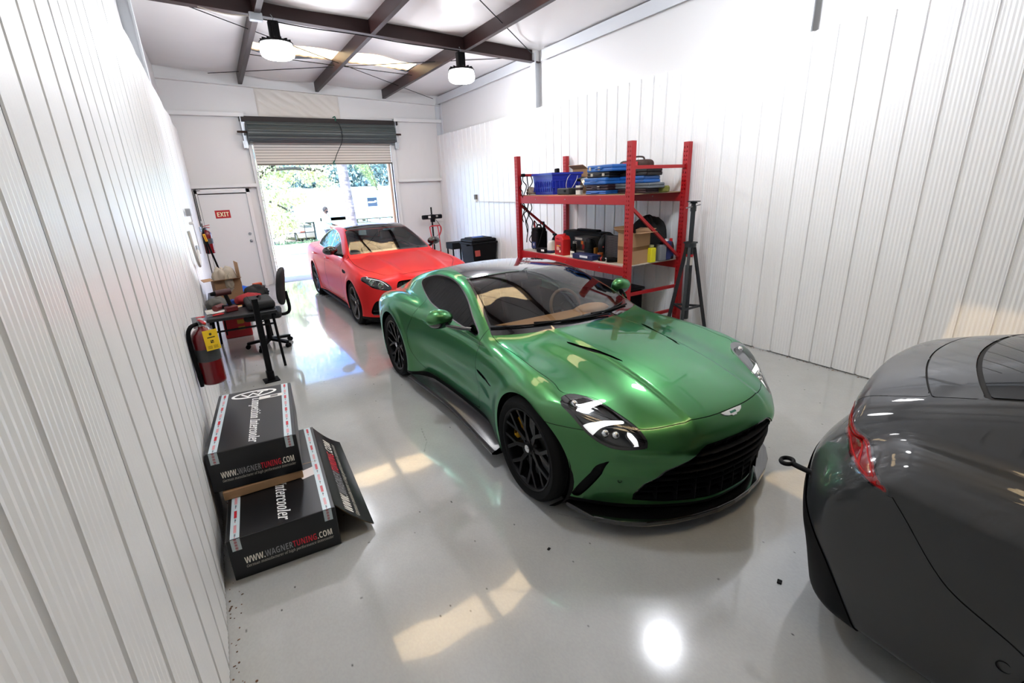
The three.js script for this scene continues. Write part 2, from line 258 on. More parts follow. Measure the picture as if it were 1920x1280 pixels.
{ // roll-up door, nearly fully raised
  const t = thing('rollup_door', 'rolled up steel curtain door with dark green drum over the opening', 'door', [2.51, 0, ZB]);
  const prof = []; const R = .205; for (let i = 0; i <= 96; i++) { const a = i / 96 * Math.PI * 2, r = R + .006 * Math.sign(Math.sin(a * 15)) * Math.min(1, Math.abs(Math.sin(a * 15)) * 3); prof.push([Math.cos(a) * r, Math.sin(a) * r]); }
  part('drum', place(extrude(prof, 3.22), -1.61, 3.34, .24, 0, Math.PI / 2), std(new THREE.Color().setRGB(.055, .07, .07), .38), t);
  const cur = std(new THREE.Color().setRGB(.66, .62, .56), .5);
  for (let i = 0; i < 8; i++) { const y = 2.70 + i * .058; part('curtain_slat', [place(extrude([[0, 0], [.010, .003], [.026, .012], [.026, .036], [.010, .046], [0, .049]], 3.07), -1.535, y, .09, 0, Math.PI / 2).applyMatrix4(new THREE.Matrix4().makeScale(1, 1, 1))], cur, t); }
  part('curtain_backing', box(3.07, .46, .008, 0, 2.93, .082), std(0x2b2723, .7), t);
  part('bottom_bar', box(3.08, .035, .05, 0, 2.685, .09), std(0x6e665c, .6), t);
  for (const s of [-1, 1]) { part('bracket', [box(.012, .62, .22, s * 1.69, 3.33, .12), box(.1, .62, .012, s * 1.66, 3.33, .01), box(.09, .14, .03, s * 1.68, 3.09, .2)], M.galv, t); part('axle', rod([s * 1.6, 3.34, .24], [s * 1.8, 3.34, .24], .022, 10), std(0x3a2a22, .5, .5), t); }
  part('pull_rope', tube([[.26, 3.58, .3], [.3, 3.5, .42], [.32, 3.34, .465], [.3, 3.15, .44], [.2, 2.9, .2], [.12, 2.72, .15]], .009, 6), std(0x1d2326, .9), t);
  part('rope_end', [tube([[.13, 2.75, .16], [.1, 2.70, .14], [.14, 2.685, .15]], .014, 6), tube([[.22, 3.68, .2], [.26, 3.69, .26], [.25, 3.6, .3]], .013, 6)], std(0x0d6a55, .7), t);
}
// high-bay LED lamps, one pair on each rafter
function lamp(x, y, z, label) {
  const t = thing('ceiling_lamp', label, 'lamp', [x, y, z], 0, 'high bay lamps');
  part('diffuser', lathe([[0, -.085], [.10, -.083], [.17, -.072], [.205, -.05], [.215, -.01], [.212, .05], [.2, .085], [.18, .1]], 40), phy({ color: 0xffffff, emissive: 0xffffff, emissiveIntensity: 22, roughness: .4 }), t);
  part('heat_ring', [lathe([[.18, .1], [.21, .096], [.215, .108], [.16, .135], [.09, .15], [.06, .15]], 32), ...[...Array(14)].map((_, i) => box(.012, .03, .05, Math.cos(i / 14 * 6.283) * .17, .13, Math.sin(i / 14 * 6.283) * .17, 0, -i / 14 * 6.283 + Math.PI / 2))], M.black, t);
  part('driver_housing', [rbox(.13, .22, .1, .012, 0, .255, 0), ...[-2, -1, 0, 1, 2].map(i => box(.012, .2, .115, i * .025, .25, 0))], M.black, t);
  part('hook', tube([[0, .36, 0], [.015, .39, 0], [0, .42, 0], [-.012, .44, 0]], .006, 6), M.steel, t);
  const l = new THREE.PointLight(0xeaf0ff, LAMP_POWER, 0, 2); l.position.set(0, .0, 0); l.castShadow = true; l.shadow.radius = 6; l.name = 'lamp_light'; t.add(l);
  return t;
}
lamp(1.14, 3.87, -7.87, 'glowing white high bay lamp hanging over the red car, left one');
lamp(3.90, 3.75, -7.87, 'glowing white high bay lamp hanging near the right wall column');
lamp(1.14, 3.87, -3.04, 'glowing high bay lamp above the green car, on the left');
lamp(3.90, 3.75, -3.04, 'glowing high bay lamp above the green car, on the right');

// ---------- car bodies: an implicit body, meshed and then cut along real panel lines ----------
const smax = (a, b, k) => { const h = Math.max(k - Math.abs(a - b), 0); return Math.max(a, b) + h * h / (4 * k); };
const smin = (a, b, k) => -smax(-a, -b, k);
function meshField(f, lo, hi, h) {   // naive surface nets with the vertices pulled onto f = 0
  const n = [0, 1, 2].map(i => Math.ceil((hi[i] - lo[i]) / h) + 1), [nx, ny, nz] = n, B = 8, val = new Float32Array(nx * ny * nz).fill(9), act = [];
  for (let bz = 0; bz < nz; bz += B) for (let by = 0; by < ny; by += B) for (let bx = 0; bx < nx; bx += B) {
    const c = f(lo[0] + (bx + B / 2) * h, lo[1] + (by + B / 2) * h, lo[2] + (bz + B / 2) * h), far = Math.abs(c) > h * B * 1.9;
    if (!far) act.push([bx, by, bz]);
    for (let z = bz; z < Math.min(bz + B, nz); z++) for (let y = by; y < Math.min(by + B, ny); y++) for (let x = bx; x < Math.min(bx + B, nx); x++) val[(z * ny + y) * nx + x] = far ? c : f(lo[0] + x * h, lo[1] + y * h, lo[2] + z * h);
  }
  const id = new Map(), P = [], at = (x, y, z) => (z * ny + y) * nx + x, C = [[0, 0, 0], [1, 0, 0], [0, 1, 0], [1, 1, 0], [0, 0, 1], [1, 0, 1], [0, 1, 1], [1, 1, 1]], E = [[0, 1], [2, 3], [4, 5], [6, 7], [0, 2], [1, 3], [4, 6], [5, 7], [0, 4], [1, 5], [2, 6], [3, 7]];
  for (let z = 0; z < nz - 1; z++) for (let y = 0; y < ny - 1; y++) for (let x = 0; x < nx - 1; x++) {
    const k = at(x, y, z), v0 = val[k]; if (v0 > .2 || v0 < -.2) continue;
    let m = 0; const v = C.map((c, i) => { const q = val[at(x + c[0], y + c[1], z + c[2])]; if (q < 0) m |= 1 << i; return q; });
    if (m === 0 || m === 255) continue;
    let sx = 0, sy = 0, sz = 0, s = 0;
    for (const [a, b] of E) if (((m >> a) ^ (m >> b)) & 1) { const t = v[a] / (v[a] - v[b]); sx += lerp(C[a][0], C[b][0], t); sy += lerp(C[a][1], C[b][1], t); sz += lerp(C[a][2], C[b][2], t); s++; }
    id.set(k, P.length / 3); P.push(lo[0] + (x + sx / s) * h, lo[1] + (y + sy / s) * h, lo[2] + (z + sz / s) * h);
  }
  const N = new Float32Array(P.length), e = .004;
  for (let i = 0; i < P.length; i += 3) for (let it = 0; it < 3; it++) {
    const [x, y, z] = [P[i], P[i + 1], P[i + 2]], gx = (f(x + e, y, z) - f(x - e, y, z)) / (2 * e), gy = (f(x, y + e, z) - f(x, y - e, z)) / (2 * e), gz = (f(x, y, z + e) - f(x, y, z - e)) / (2 * e), g = Math.hypot(gx, gy, gz) || 1;
    if (it < 2) { const v = clamp(f(x, y, z) / (g * g), -h * .7, h * .7); P[i] -= v * gx; P[i + 1] -= v * gy; P[i + 2] -= v * gz; } else { N[i] = gx / g; N[i + 1] = gy / g; N[i + 2] = gz / g; }
  }
  const I = [], quad = (a, b, c, d, flip) => flip ? I.push(a, c, b, a, d, c) : I.push(a, b, c, a, c, d);
  for (const [k] of id) {
    const x = k % nx, y = Math.floor(k / nx) % ny, z = Math.floor(k / (nx * ny)), v = val[k] < 0, g = (a, b, c) => id.get(at(a, b, c));
    if (y && z && (val[at(x + 1, y, z)] < 0) !== v) quad(g(x, y, z), g(x, y - 1, z), g(x, y - 1, z - 1), g(x, y, z - 1), v);
    if (x && z && (val[at(x, y + 1, z)] < 0) !== v) quad(g(x, y, z), g(x, y, z - 1), g(x - 1, y, z - 1), g(x - 1, y, z), v);
    if (x && y && (val[at(x, y, z + 1)] < 0) !== v) quad(g(x, y, z), g(x - 1, y, z), g(x - 1, y - 1, z), g(x, y - 1, z), v);
  }
  const m = { P: Float32Array.from(P), N, I: I.filter(q => q !== undefined) };
  // orient all triangles by the normals
  const T = m.I; for (let t = 0; t < T.length; t += 3) { const [a, b, c] = [T[t] * 3, T[t + 1] * 3, T[t + 2] * 3], p = m.P, ux = p[b] - p[a], uy = p[b + 1] - p[a + 1], uz = p[b + 2] - p[a + 2], vx = p[c] - p[a], vy = p[c + 1] - p[a + 1], vz = p[c + 2] - p[a + 2]; if ((uy * vz - uz * vy) * N[a] + (uz * vx - ux * vz) * N[a + 1] + (ux * vy - uy * vx) * N[a + 2] < 0) { const q = T[t + 1]; T[t + 1] = T[t + 2]; T[t + 2] = q; } }
  return m;
}
function split(m, fn) {   // cut a mesh along fn = 0: [where fn < 0, the rest]
  const nv = m.P.length / 3, v = new Float32Array(nv); for (let i = 0; i < nv; i++) v[i] = fn(m.P[i * 3], m.P[i * 3 + 1], m.P[i * 3 + 2], m.N[i * 3], m.N[i * 3 + 1], m.N[i * 3 + 2]);
  const side = () => ({ map: new Map(), P: [], N: [], I: [] }), S = [side(), side()];
  const keep = (s, k, p, n) => { let q = s.map.get(k); if (q === undefined) { q = s.P.length / 3; s.map.set(k, q); s.P.push(...p); s.N.push(...n); } return q; };
  const vert = (s, i) => keep(s, i, [m.P[i * 3], m.P[i * 3 + 1], m.P[i * 3 + 2]], [m.N[i * 3], m.N[i * 3 + 1], m.N[i * 3 + 2]]);
  const cutv = (s, i, j) => { if (i > j) [i, j] = [j, i]; const t = v[i] / (v[i] - v[j]), p = [], n = []; for (let c = 0; c < 3; c++) { p.push(lerp(m.P[i * 3 + c], m.P[j * 3 + c], t)); n.push(lerp(m.N[i * 3 + c], m.N[j * 3 + c], t)); } const l = Math.hypot(...n) || 1; return keep(s, nv + i * nv + j, p, n.map(q => q / l)); };
  for (let t = 0; t < m.I.length; t += 3) {
    const T = [m.I[t], m.I[t + 1], m.I[t + 2]], neg = T.map(i => v[i] < 0), c = neg[0] + neg[1] + neg[2];
    if (c === 0 || c === 3) { const s = S[c ? 0 : 1]; s.I.push(...T.map(i => vert(s, i))); continue; }
    let o = c === 1 ? neg.indexOf(true) : neg.indexOf(false); const A = T[o], Bq = T[(o + 1) % 3], Cq = T[(o + 2) % 3], s1 = S[c === 1 ? 0 : 1], s2 = S[c === 1 ? 1 : 0];
    s1.I.push(vert(s1, A), cutv(s1, A, Bq), cutv(s1, A, Cq));
    const x = cutv(s2, A, Bq), y = cutv(s2, A, Cq), b = vert(s2, Bq), d = vert(s2, Cq); s2.I.push(x, b, d, x, d, y);
  }
  return S.map(s => ({ P: Float32Array.from(s.P), N: Float32Array.from(s.N), I: s.I }));
}
const joinM = (...l) => { const P = [], N = [], I = []; let o = 0; for (const m of l) { for (const q of m.P) P.push(q); for (const q of m.N) N.push(q); for (const q of m.I) I.push(q + o); o += m.P.length / 3; } return { P: Float32Array.from(P), N: Float32Array.from(N), I }; };
function offsetM(m, d) { const P = m.P.slice(); for (let i = 0; i < P.length; i++) P[i] += m.N[i] * d; return { P, N: m.N, I: m.I }; }
function geoM(m) { const g = new THREE.BufferGeometry(); g.setAttribute('position', new THREE.BufferAttribute(m.P, 3)); g.setAttribute('normal', new THREE.BufferAttribute(m.N, 3)); g.setIndex(m.I); return g; }
function partM(name, m, mat, parent) { return m.I.length ? part(name, geoM(m), mat, parent) : null; }
// signed distance to a closed smooth outline (negative inside)
function outline(pts, smooth = true) {
  let q = pts; if (smooth) { q = []; const n = pts.length; for (let i = 0; i < n; i++) { const [a, b, c, d] = [-1, 0, 1, 2].map(k => pts[(i + k + n) % n]); for (let s = 0; s < 6; s++) { const t = s / 6, t2 = t * t, t3 = t2 * t; q.push([0, 1].map(k => .5 * (2 * b[k] + (c[k] - a[k]) * t + (2 * a[k] - 5 * b[k] + 4 * c[k] - d[k]) * t2 + (3 * b[k] - a[k] - 3 * c[k] + d[k]) * t3))); } } }
  const xs = q.map(p => p[0]), ys = q.map(p => p[1]), bb = [Math.min(...xs), Math.max(...xs), Math.min(...ys), Math.max(...ys)];
  return (x, y) => {
    const ox = Math.max(bb[0] - x, x - bb[1], 0), oy = Math.max(bb[2] - y, y - bb[3], 0); if (ox + oy > .12) return ox + oy;
    let d = 1e9, ins = false;
    for (let i = 0, j = q.length - 1; i < q.length; j = i++) { const [ax, ay] = q[j], [bx, by] = q[i], ex = bx - ax, ey = by - ay, wx = x - ax, wy = y - ay, t = clamp((wx * ex + wy * ey) / (ex * ex + ey * ey || 1), 0, 1); d = Math.min(d, (wx - ex * t) ** 2 + (wy - ey * t) ** 2); if ((ay > y) !== (by > y) && x < (bx - ax) * (y - ay) / (by - ay) + ax) ins = !ins; }
    return (ins ? -1 : 1) * Math.sqrt(d);
  };
}
// signed distance to an open polyline a..b (left positive), used for shut lines
function seam(m, fn, w = .0022) { const [a, r] = split(m, (...q) => fn(...q) + w), [s, b] = split(r, (...q) => fn(...q) - w); return [a, b, s]; }
const strokeD = (pts, w) => (x, y) => { let d = 1e9; for (let i = 0; i < pts.length - 1; i++) { const [ax, ay] = pts[i], [bx, by] = pts[i + 1], ex = bx - ax, ey = by - ay, t = clamp(((x - ax) * ex + (y - ay) * ey) / (ex * ex + ey * ey), 0, 1); d = Math.min(d, Math.hypot(x - ax - ex * t, y - ay - ey * t)); } return d - w; };
const gapMat = std(new THREE.Color().setRGB(.004, .004, .004), .8);
// ---------- wheels ----------
function wheel(car, x, y, z, side, o) {   // side -1: outer face towards -x
  const t = new THREE.Group(); t.name = 'wheel'; t.position.set(x, y, z); t.rotation.y = side < 0 ? -Math.PI / 2 : Math.PI / 2; car.add(t);   // local +z is the outer face
  const { R, r, w } = o, lz = (pts, n = 56) => place(lathe(pts, n), 0, 0, 0, Math.PI / 2);
  const hw = w / 2;
  part('tire', [lz([[r - .01, -hw + .02], [r + .03, -hw + .004], [R - .035, -hw], [R - .008, -hw + .02], [R, -hw + .05], [R, hw - .05], [R - .008, hw - .02], [R - .035, hw], [r + .05, hw + .004], [r + .02, hw - .002], [r + .006, hw - .012], [r - .01, hw - .02]])], M.rubber, t);
  for (let i = 0; i < 3; i++) part('tread_rib', lz([[R - .006, -.05 + i * .05 - .004], [R + .0015, -.05 + i * .05 - .006], [R + .0015, -.05 + i * .05 + .006], [R - .006, -.05 + i * .05 + .004]], 40), M.rubber, t);
  const rim = new THREE.Group(); rim.name = 'rim'; t.add(rim);
  part('barrel', lz([[r - .035, -hw + .03], [r - .02, hw - .05], [r - .012, hw - .014], [r + .004, hw - .006], [r + .006, hw - .014], [r - .008, -hw + .03]]), o.rim, rim);
  const n = o.spokes, zh = hw - .045, zr = hw - .02;
  for (let i = 0; i < n; i++) {
    const a = i / n * Math.PI * 2 + (o.phase ?? 0), pt = (q, ang, zz) => [Math.cos(ang) * q, Math.sin(ang) * q, zz], da = o.fork ?? .2, g = [];
    const beam = (A, B, w0, w1, th) => { const d = V(B[0] - A[0], B[1] - A[1], 0), L = d.length(), q = Math.atan2(d.y, d.x), s = place(extrude([[0, -w0 / 2], [L, -w1 / 2], [L, w1 / 2], [0, w0 / 2]], th, .003), 0, 0, -th); s.applyMatrix4(new THREE.Matrix4().makeRotationY(-Math.atan2(B[2] - A[2], L))); s.applyMatrix4(new THREE.Matrix4().makeRotationZ(q)); s.translate(A[0], A[1], A[2]); return s; };
    if (o.style === 'y') { const mid = pt(r * .52, a, zh + .012); g.push(beam(pt(.05, a, zh), mid, .034, .022, .026), beam(mid, pt(r - .008, a - da, zr), .02, .018, .024), beam(mid, pt(r - .008, a + da, zr), .02, .018, .024)); }
    else g.push(beam(pt(.05, a - da * .9, zh), pt(r - .008, a - da * .42, zr), .03, .04, .028), beam(pt(.05, a + da * .9, zh), pt(r - .008, a + da * .42, zr), .03, .04, .028));
    part('spoke', g, o.rim, rim);
  }
  part('hub', [lz([[0, zh + .018], [.03, zh + .016], [.034, zh + .004], [.075, zh - .002], [.08, zh - .03], [0, zh - .03]], 28), ...[...Array(5)].map((_, i) => cyl(.009, .009, .02, 6, Math.cos(i * 1.2566) * .055, Math.sin(i * 1.2566) * .055, zh, Math.PI / 2))], o.rim, rim);
  part('center_cap', [cyl(.026, .026, .006, 20, 0, 0, zh + .019, Math.PI / 2), box(.034, .008, .004, 0, 0, zh + .024, 0, 0, .5)], o.cap ?? M.chrome, rim);
  part('brake_disc', lz([[.06, hw - .13], [r * .78, hw - .13], [r * .78, hw - .1], [.06, hw - .1]], 40), M.steel, t);
  const cp = []; const a0 = o.caliper ?? 2.6; for (let i = -3; i <= 3; i++) { const a = a0 + i * .09; cp.push(rbox(.05, .09, .075, .01, Math.cos(a) * r * .72, Math.sin(a) * r * .72, hw - .1, 0, 0, a)); } part('brake_caliper', cp, o.caliperMat, t);
  return t;
}
function wheelWell(car, z, y, R, half, inner, name = 'wheel_well') {
  for (const s of [-1, 1]) { const g = new THREE.CylinderGeometry(R, R, half - inner, 40, 1, true, 0, Math.PI * 2); place(g, s * (half + inner) / 2, y, z, 0, 0, Math.PI / 2); const c = new THREE.CircleGeometry(R, 32); place(c, s * inner, y, z, 0, s * Math.PI / 2);
    // keep only what is above the sill line
    part(name, [g, c], gapMat, car); }
}

// ---------- the green sports coupe ----------
{
  const car = thing('sports_coupe', 'metallic green sports coupe with black roof and black wheels', 'car', [2.40, 0, -3.67]);
  const AX = 1.3525, RW = .36;
  const hc = spline([[-2.35, .80], [-2.22, .90], [-2.0, .945], [-1.6, .965], [-1.2, .955], [-.6, .94], [0, .93], [.5, .935], [.9, .935], [1.2, .915], [1.5, .876], [1.8, .812], [2.0, .748], [2.15, .685], [2.3, .60]]);
  const crown = spline([[-2.35, .68], [-2.1, .82], [-1.8, .895], [-1.45, .945], [-1.1, .955], [-.6, .935], [0, .92], [.6, .905], [1.0, .882], [1.35, .852], [1.6, .806], [1.8, .742], [1.95, .685], [2.1, .62], [2.3, .5]]);
  const Wz = spline([[-2.4, .85], [-2.1, .915], [-1.75, .97], [-1.4, .998], [-1.05, .98], [-.7, .93], [-.3, .897], [.1, .888], [.5, .897], [.9, .938], [1.3, .98], [1.6, .982], [1.9, .965], [2.2, .95]]);
  const gTop = spline([[-2.4, .80], [-2.1, .95], [-1.85, 1.02], [-1.5, 1.125], [-1.2, 1.2], [-.9, 1.262], [-.6, 1.287], [-.35, 1.286], [-.12, 1.262], [.1, 1.208], [.35, 1.122], [.6, 1.032], [.85, .94], [1.1, .845], [1.4, .73]]);
  const gW = spline([[-2.4, .30], [-2.0, .52], [-1.6, .68], [-1.2, .765], [-.7, .80], [-.2, .812], [.3, .812], [.7, .80], [1.2, .77]]);
  const top = (ax, z) => {
    const fr = sstep(.2, .9, z), c = hc(z) - .055 * (ax / .6) ** 2 * (1 - fr * .25) - (z > 1.75 ? .22 * (z - 1.75) * sstep(.33, .75, ax) : 0);
    let h = lerp(c, crown(z), sstep(.46, .84, ax));
    h += fr * .014 * (1 - sstep(.305, .35, ax)) * (1 - sstep(2.1, 2.25, z)) - fr * .012 * Math.exp(-(((ax - .55) / .12) ** 2)) * sstep(.8, 1.2, z);
    return h;
  };
  const hull = (ax, y, z) => {
    const up = Math.max(0, y - .6), dn = Math.max(0, .6 - y), mid = sstep(-1.0, -.55, z) * (1 - sstep(.55, .95, z));
    let w = Wz(z) - .62 * up * up - (.05 + .16 * mid) * dn * dn * 2.2;
    w -= mid * .018 * Math.exp(-(((y - .50) / .09) ** 2));                                     // scooped door
    for (const a of [AX, -AX]) { const r = Math.hypot(z - a, y - RW); w += .014 * Math.exp(-(((r - .42) / .055) ** 2)); }   // arch lips
    const front = z - (.016 * Math.exp(-(((y - .565) / .045) ** 2)) * sstep(.28, .42, ax) * sstep(.82, .7, ax) - .012 * Math.exp(-(((y - .46) / .05) ** 2)) * sstep(.4, .55, ax) * sstep(.85, .7, ax) + 2.262 - .19 * (ax / .59) ** 2.4 - .25 * Math.max(0, y - .52) ** 1.5 - lerp(.22, .36, sstep(.1, .5, ax)) * Math.max(0, .40 - y)), rear = -2.27 + .13 * (ax / .8) ** 2.6 + .5 * Math.max(0, .45 - y) ** 1.5 - z;
    let f = smax(ax - w, y - top(ax, z), .15); f = smax(f, front, .115); f = smax(f, rear, .14); return smax(f, .125 - y, .04);
  };
  const gh = (ax, y, z) => {
    const bow = lerp(.05, .30, sstep(-.3, .75, z)) * (ax / .75) ** 2, h = gTop(z + bow * sstep(-.6, 0, z)) - .04 * (ax / .6) ** 2 * sstep(.5, -.3, z) - .004;
    const w = gW(z) - .66 * (y - .93) + .10 * (y - .93) * (y - .93);
    return smax(smax(ax - w, y - h, .065), .87 - y, .02);
  };
  const f = (x, y, z) => { const ax = Math.sqrt(x * x + 1e-6); return smin(hull(ax, y, z), gh(ax, y, z), .035); };
  globalThis.__coupe = f;
  let body = meshField(f, [-1.08, .06, -2.36], [1.08, 1.34, 2.36], .0165);
  const paint = phy({ color: new THREE.Color().setRGB(.056, .185, .060), metalness: .9, roughness: .32, specularColor: new THREE.Color().setRGB(.45, 1, .85), clearcoat: .75, clearcoatRoughness: .02 });
  const glass = phy({ color: new THREE.Color().setRGB(.62, .66, .64), transmission: 1, thickness: 0, roughness: .02, ior: 1.52 });
  const tint = phy({ color: new THREE.Color().setRGB(.012, .012, .014), transmission: 1, thickness: 0, roughness: .02, ior: 1.5, specularIntensity: .28 });
  const clear = phy({ color: new THREE.Color().setRGB(.93, .95, .96), transmission: 1, thickness: 0, roughness: .01, ior: 1.5 });
  let p, s, a, b;
  const take = (fn) => { [p, body] = split(body, fn); return p; };
  for (const w of [AX, -AX]) take((x, y, z) => Math.max(Math.hypot(z - w, y - RW) - .392, .5 - Math.abs(x)));     // wheel arches open
  // windscreen, roof, side glass, rear glass
  const baseZ = (x) => .87 - .28 * (Math.abs(x) / .774) ** 1.8, topZ = (x) => -.10 - .12 * (Math.abs(x) / .58) ** 2, pillar = (z) => lerp(.575, .762, clamp((z + .18) / (.6 + .18), -.2, 1.2));
  const wsF = (x, y, z) => Math.max(z - baseZ(x), topZ(x) - z, Math.abs(x) - pillar(z), .86 - y);
  const ws = take(wsF);
  const frit = (x, y, z) => -Math.max(z - baseZ(x) + .085 + .05 * Math.abs(x), topZ(x) - z + .015, Math.abs(x) - pillar(z) + .022);
  [a, b] = split(ws, frit); const wsm = partM('windshield', b, glass, car); partM('windshield_border', a, M.blackGloss, car); void wsm;
  const roof = take((x, y, z) => Math.max(z - topZ(x) + .004, -1.12 - .1 * x * x - z, Math.abs(x) - lerp(.42, .555, sstep(-1.2, -.2, z)), 1.0 - y)); partM('roof_panel', roof, M.blackGloss, car);
  partM('rear_window', take((x, y, z) => Math.max(z + 1.14, -1.86 - z, Math.abs(x) - lerp(.36, .44, sstep(-1.9, -1.1, z)), 1.0 - y)), tint, car);
  const dlo = outline([[.475, .912], [.285, 1.0], [.056, 1.107], [-.194, 1.179], [-.456, 1.207], [-.745, 1.194], [-.99, 1.141], [-1.075, 1.092], [-.941, 1.045], [-.618, .975], [-.334, .951], [0, .93], [.279, .917]]);
  const sideF = (x, y, z) => Math.max(dlo(z, y), .45 - Math.abs(x));
  const sw = take(sideF); for (const q of [-1, 1]) { [p] = split(sw, (x) => -q * x); partM('side_window', p, tint, car); }
  for (const q of [-1, 1]) { [p, body] = split(body, (x, y, z) => Math.max(dlo(z, y) - .009, .45 - q * x)); partM('window_trim', p, M.blackGloss, car); }
  // headlamps
  const hl = outline([[.815, 1.585], [.90, 1.66], [.93, 1.80], [.88, 1.96], [.72, 2.06], [.592, 2.058], [.578, 2.0], [.60, 1.91], [.646, 1.77], [.713, 1.645]]), hlLow = spline([[1.55, .84], [1.605, .80], [1.726, .731], [1.821, .644], [1.905, .589], [2.008, .578], [2.08, .59]]);
  const hlD = (x, y, z) => Math.max(hl(Math.abs(x), z), (hlLow(z) - y) * .8);
  const hlm = take(hlD);
  const bar1 = strokeD([[.868, 1.725], [.83, 1.768], [.767, 1.818], [.70, 1.852], [.626, 1.882]], .0115), bar2 = strokeD([[.785, 1.872], [.74, 1.934], [.68, 1.985], [.624, 2.010], [.616, 1.985], [.632, 1.945]], .0115);
  for (const q of [-1, 1]) {
    const g = new THREE.Group(); g.name = 'headlight'; car.add(g); [p] = split(hlm, (x) => -q * x);
    const [rim, lens] = split(p, (x, y, z) => -(hlD(x, y, z) + .013)); partM('lamp_rim', offsetM(rim, -.001), M.blackGloss, g); partM('lens', lens, clear, g);
    const back = offsetM(p, -.035), drl = phy({ color: 0xffffff, roughness: .35, emissive: 0xffffff, emissiveIntensity: .55 });
    const [d1, r1] = split(back, (x, y, z) => bar1(Math.abs(x), z)), [d2, r2] = split(r1, (x, y, z) => bar2(Math.abs(x), z)); partM('lamp_housing', r2, M.blackGloss, g); partM('light_bar', offsetM(d1, .022), drl, g); partM('light_bar', offsetM(d2, .022), drl, g);
    for (const [px, pz, py] of [[.735, 1.885, .61], [.69, 1.925, .60], [.80, 1.68, .735]]) part('projector', place(new THREE.SphereGeometry(.026, 16, 10), q * px, py + .03, pz - .02), M.chrome, g);
  }
  // grille opening, corner intakes, hood vents, fender vents
  const grH = [[.615, .21], [.622, .26], [.596, .35], [.507, .445], [.396, .51], [.33, .565], [.29, .583], [.20, .588]], gr = outline([[0, .59], ...grH.slice().reverse(), [.45, .195], [0, .19], ...grH.map(([x, y]) => [-x, y]).slice(0, 0)].reduce((o, q) => (o.push(q), o), []).concat([[-.45, .195]], grH.map(([x, y]) => [-x, y])), false);
  const grm = take((x, y, z) => Math.max(gr(x, y), 1.7 - z));
  const G = new THREE.Group(); G.name = 'grille'; car.add(G);
  { const [rim, inn] = split(grm, (x, y) => -(gr(x, y) + .010)); partM('grille_rim', offsetM(rim, -.006), M.blackGloss, G); partM('grille_mesh', offsetM(inn, -.085), gapMat, G); }
  const surfZ = (x, y) => { let lo = 1.4, hi = 2.34; for (let i = 0; i < 22; i++) { const m = (lo + hi) / 2; f(x, y, m) < 0 ? lo = m : hi = m; } return lo; };
  const surfY = (x, z) => { let lo = .5, hi = 1.33; for (let i = 0; i < 22; i++) { const m = (lo + hi) / 2; f(x, m, z) < 0 ? lo = m : hi = m; } return lo; };
  const surfX = (y, z) => { let lo = .4, hi = 1.07; for (let i = 0; i < 22; i++) { const m = (lo + hi) / 2; f(m, y, z) < 0 ? lo = m : hi = m; } return lo; };
  for (let i = 0; i < 7; i++) { const y = .515 - i * .049; let w = 0; while (w < .62 && gr(w, y) < -.006) w += .004; if (w < .1) continue;
    part('grille_vane', grid(30, 4, (u, v) => { const x = lerp(-w, w, u), z = surfZ(x, y) - .014; return [[0, 0], [.012, -.014], [.004, -.05], [-.008, -.03], [0, 0]].map(q => q)[Math.round(v * 4)].reduce((o, q, k) => (o[k + 1] += q, o), [x, y, z]); }), M.black, G); }
  for (let i = -5; i <= 5; i++) { const x = i * .1; let y0 = .18, y1 = .57; while (gr(x, y0) > -.01 && y0 < .5) y0 += .004; while (gr(x, y1) > -.01 && y1 > .2) y1 -= .004; if (y1 > y0) part('grille_bar', box(.006, y1 - y0, .03, x, (y0 + y1) / 2, surfZ(x, (y0 + y1) / 2) - .055), M.black, G); }
  const ik = outline([[.745, .492], [.765, .478], [.805, .44], [.838, .33], [.862, .205], [.848, .185], [.826, .20], [.795, .315], [.772, .42]]);
  const ikm = take((x, y, z) => Math.max(ik(Math.abs(x), y), 1.3 - z)); for (const q of [-1, 1]) { [p] = split(ikm, (x) => -q * x); partM('corner_intake', offsetM(p, -.02), M.black, car); }
  const hv = outline([[.372, 1.05], [.388, 1.09], [.36, 1.22], [.325, 1.36], [.294, 1.50], [.276, 1.525], [.279, 1.48], [.302, 1.36], [.336, 1.2]]);
  const hvm = take((x, y, z) => Math.max(hv(Math.abs(x), z), .7 - y)); for (const q of [-1, 1]) { [p] = split(hvm, (x) => -q * x); partM('hood_vent', offsetM(p, -.012), M.black, car); }
  const fv = outline([[.565, .655], [.59, .668], [.71, .660], [.845, .632], [.855, .618], [.73, .632], [.61, .642]]);
  const fvm = take((x, y, z) => Math.max(fv(z, y), .6 - Math.abs(x))); for (const q of [-1, 1]) { [p] = split(fvm, (x) => -q * x); partM('fender_vent', offsetM(p, -.012), M.black, car); }
  // black lower trim
  const skirtTop = (z) => .17 + .075 * sstep(1.0, .5, z) * sstep(-1.0, -.6, z);
  partM('lower_trim', take((x, y, z) => y - skirtTop(z)), M.black, car);
  // shut lines
  const hoodSide = spline([[.45, .752], [.619, .763], [.85, .78], [1.05, .791], [1.347, .807], [1.50, .812], [1.585, .806], [1.65, .71], [1.77, .644], [1.9, .602], [1.99, .582]]);
  const hoodFront = (x) => 2.148 - .165 * (Math.abs(x) / .576) ** 2.6;
  let hood; [hood, body] = split(body, (x, y, z) => Math.max(Math.abs(x) - hoodSide(z), z - hoodFront(x), baseZ(x) - z - .03, .55 - y));
  { let rim; [rim, hood] = split(hood, (x, y, z) => -Math.max(Math.abs(x) - hoodSide(z), z - hoodFront(x)) - .0045); partM('hood_gap', offsetM(rim, -.006), gapMat, car); partM('hood', hood, paint, car); }
  let cowl; [cowl, body] = split(body, (x, y, z) => Math.max(Math.abs(x) - .76, z - baseZ(x) - .035, baseZ(x) - z - .01, .85 - y)); partM('cowl', cowl, M.black, car);
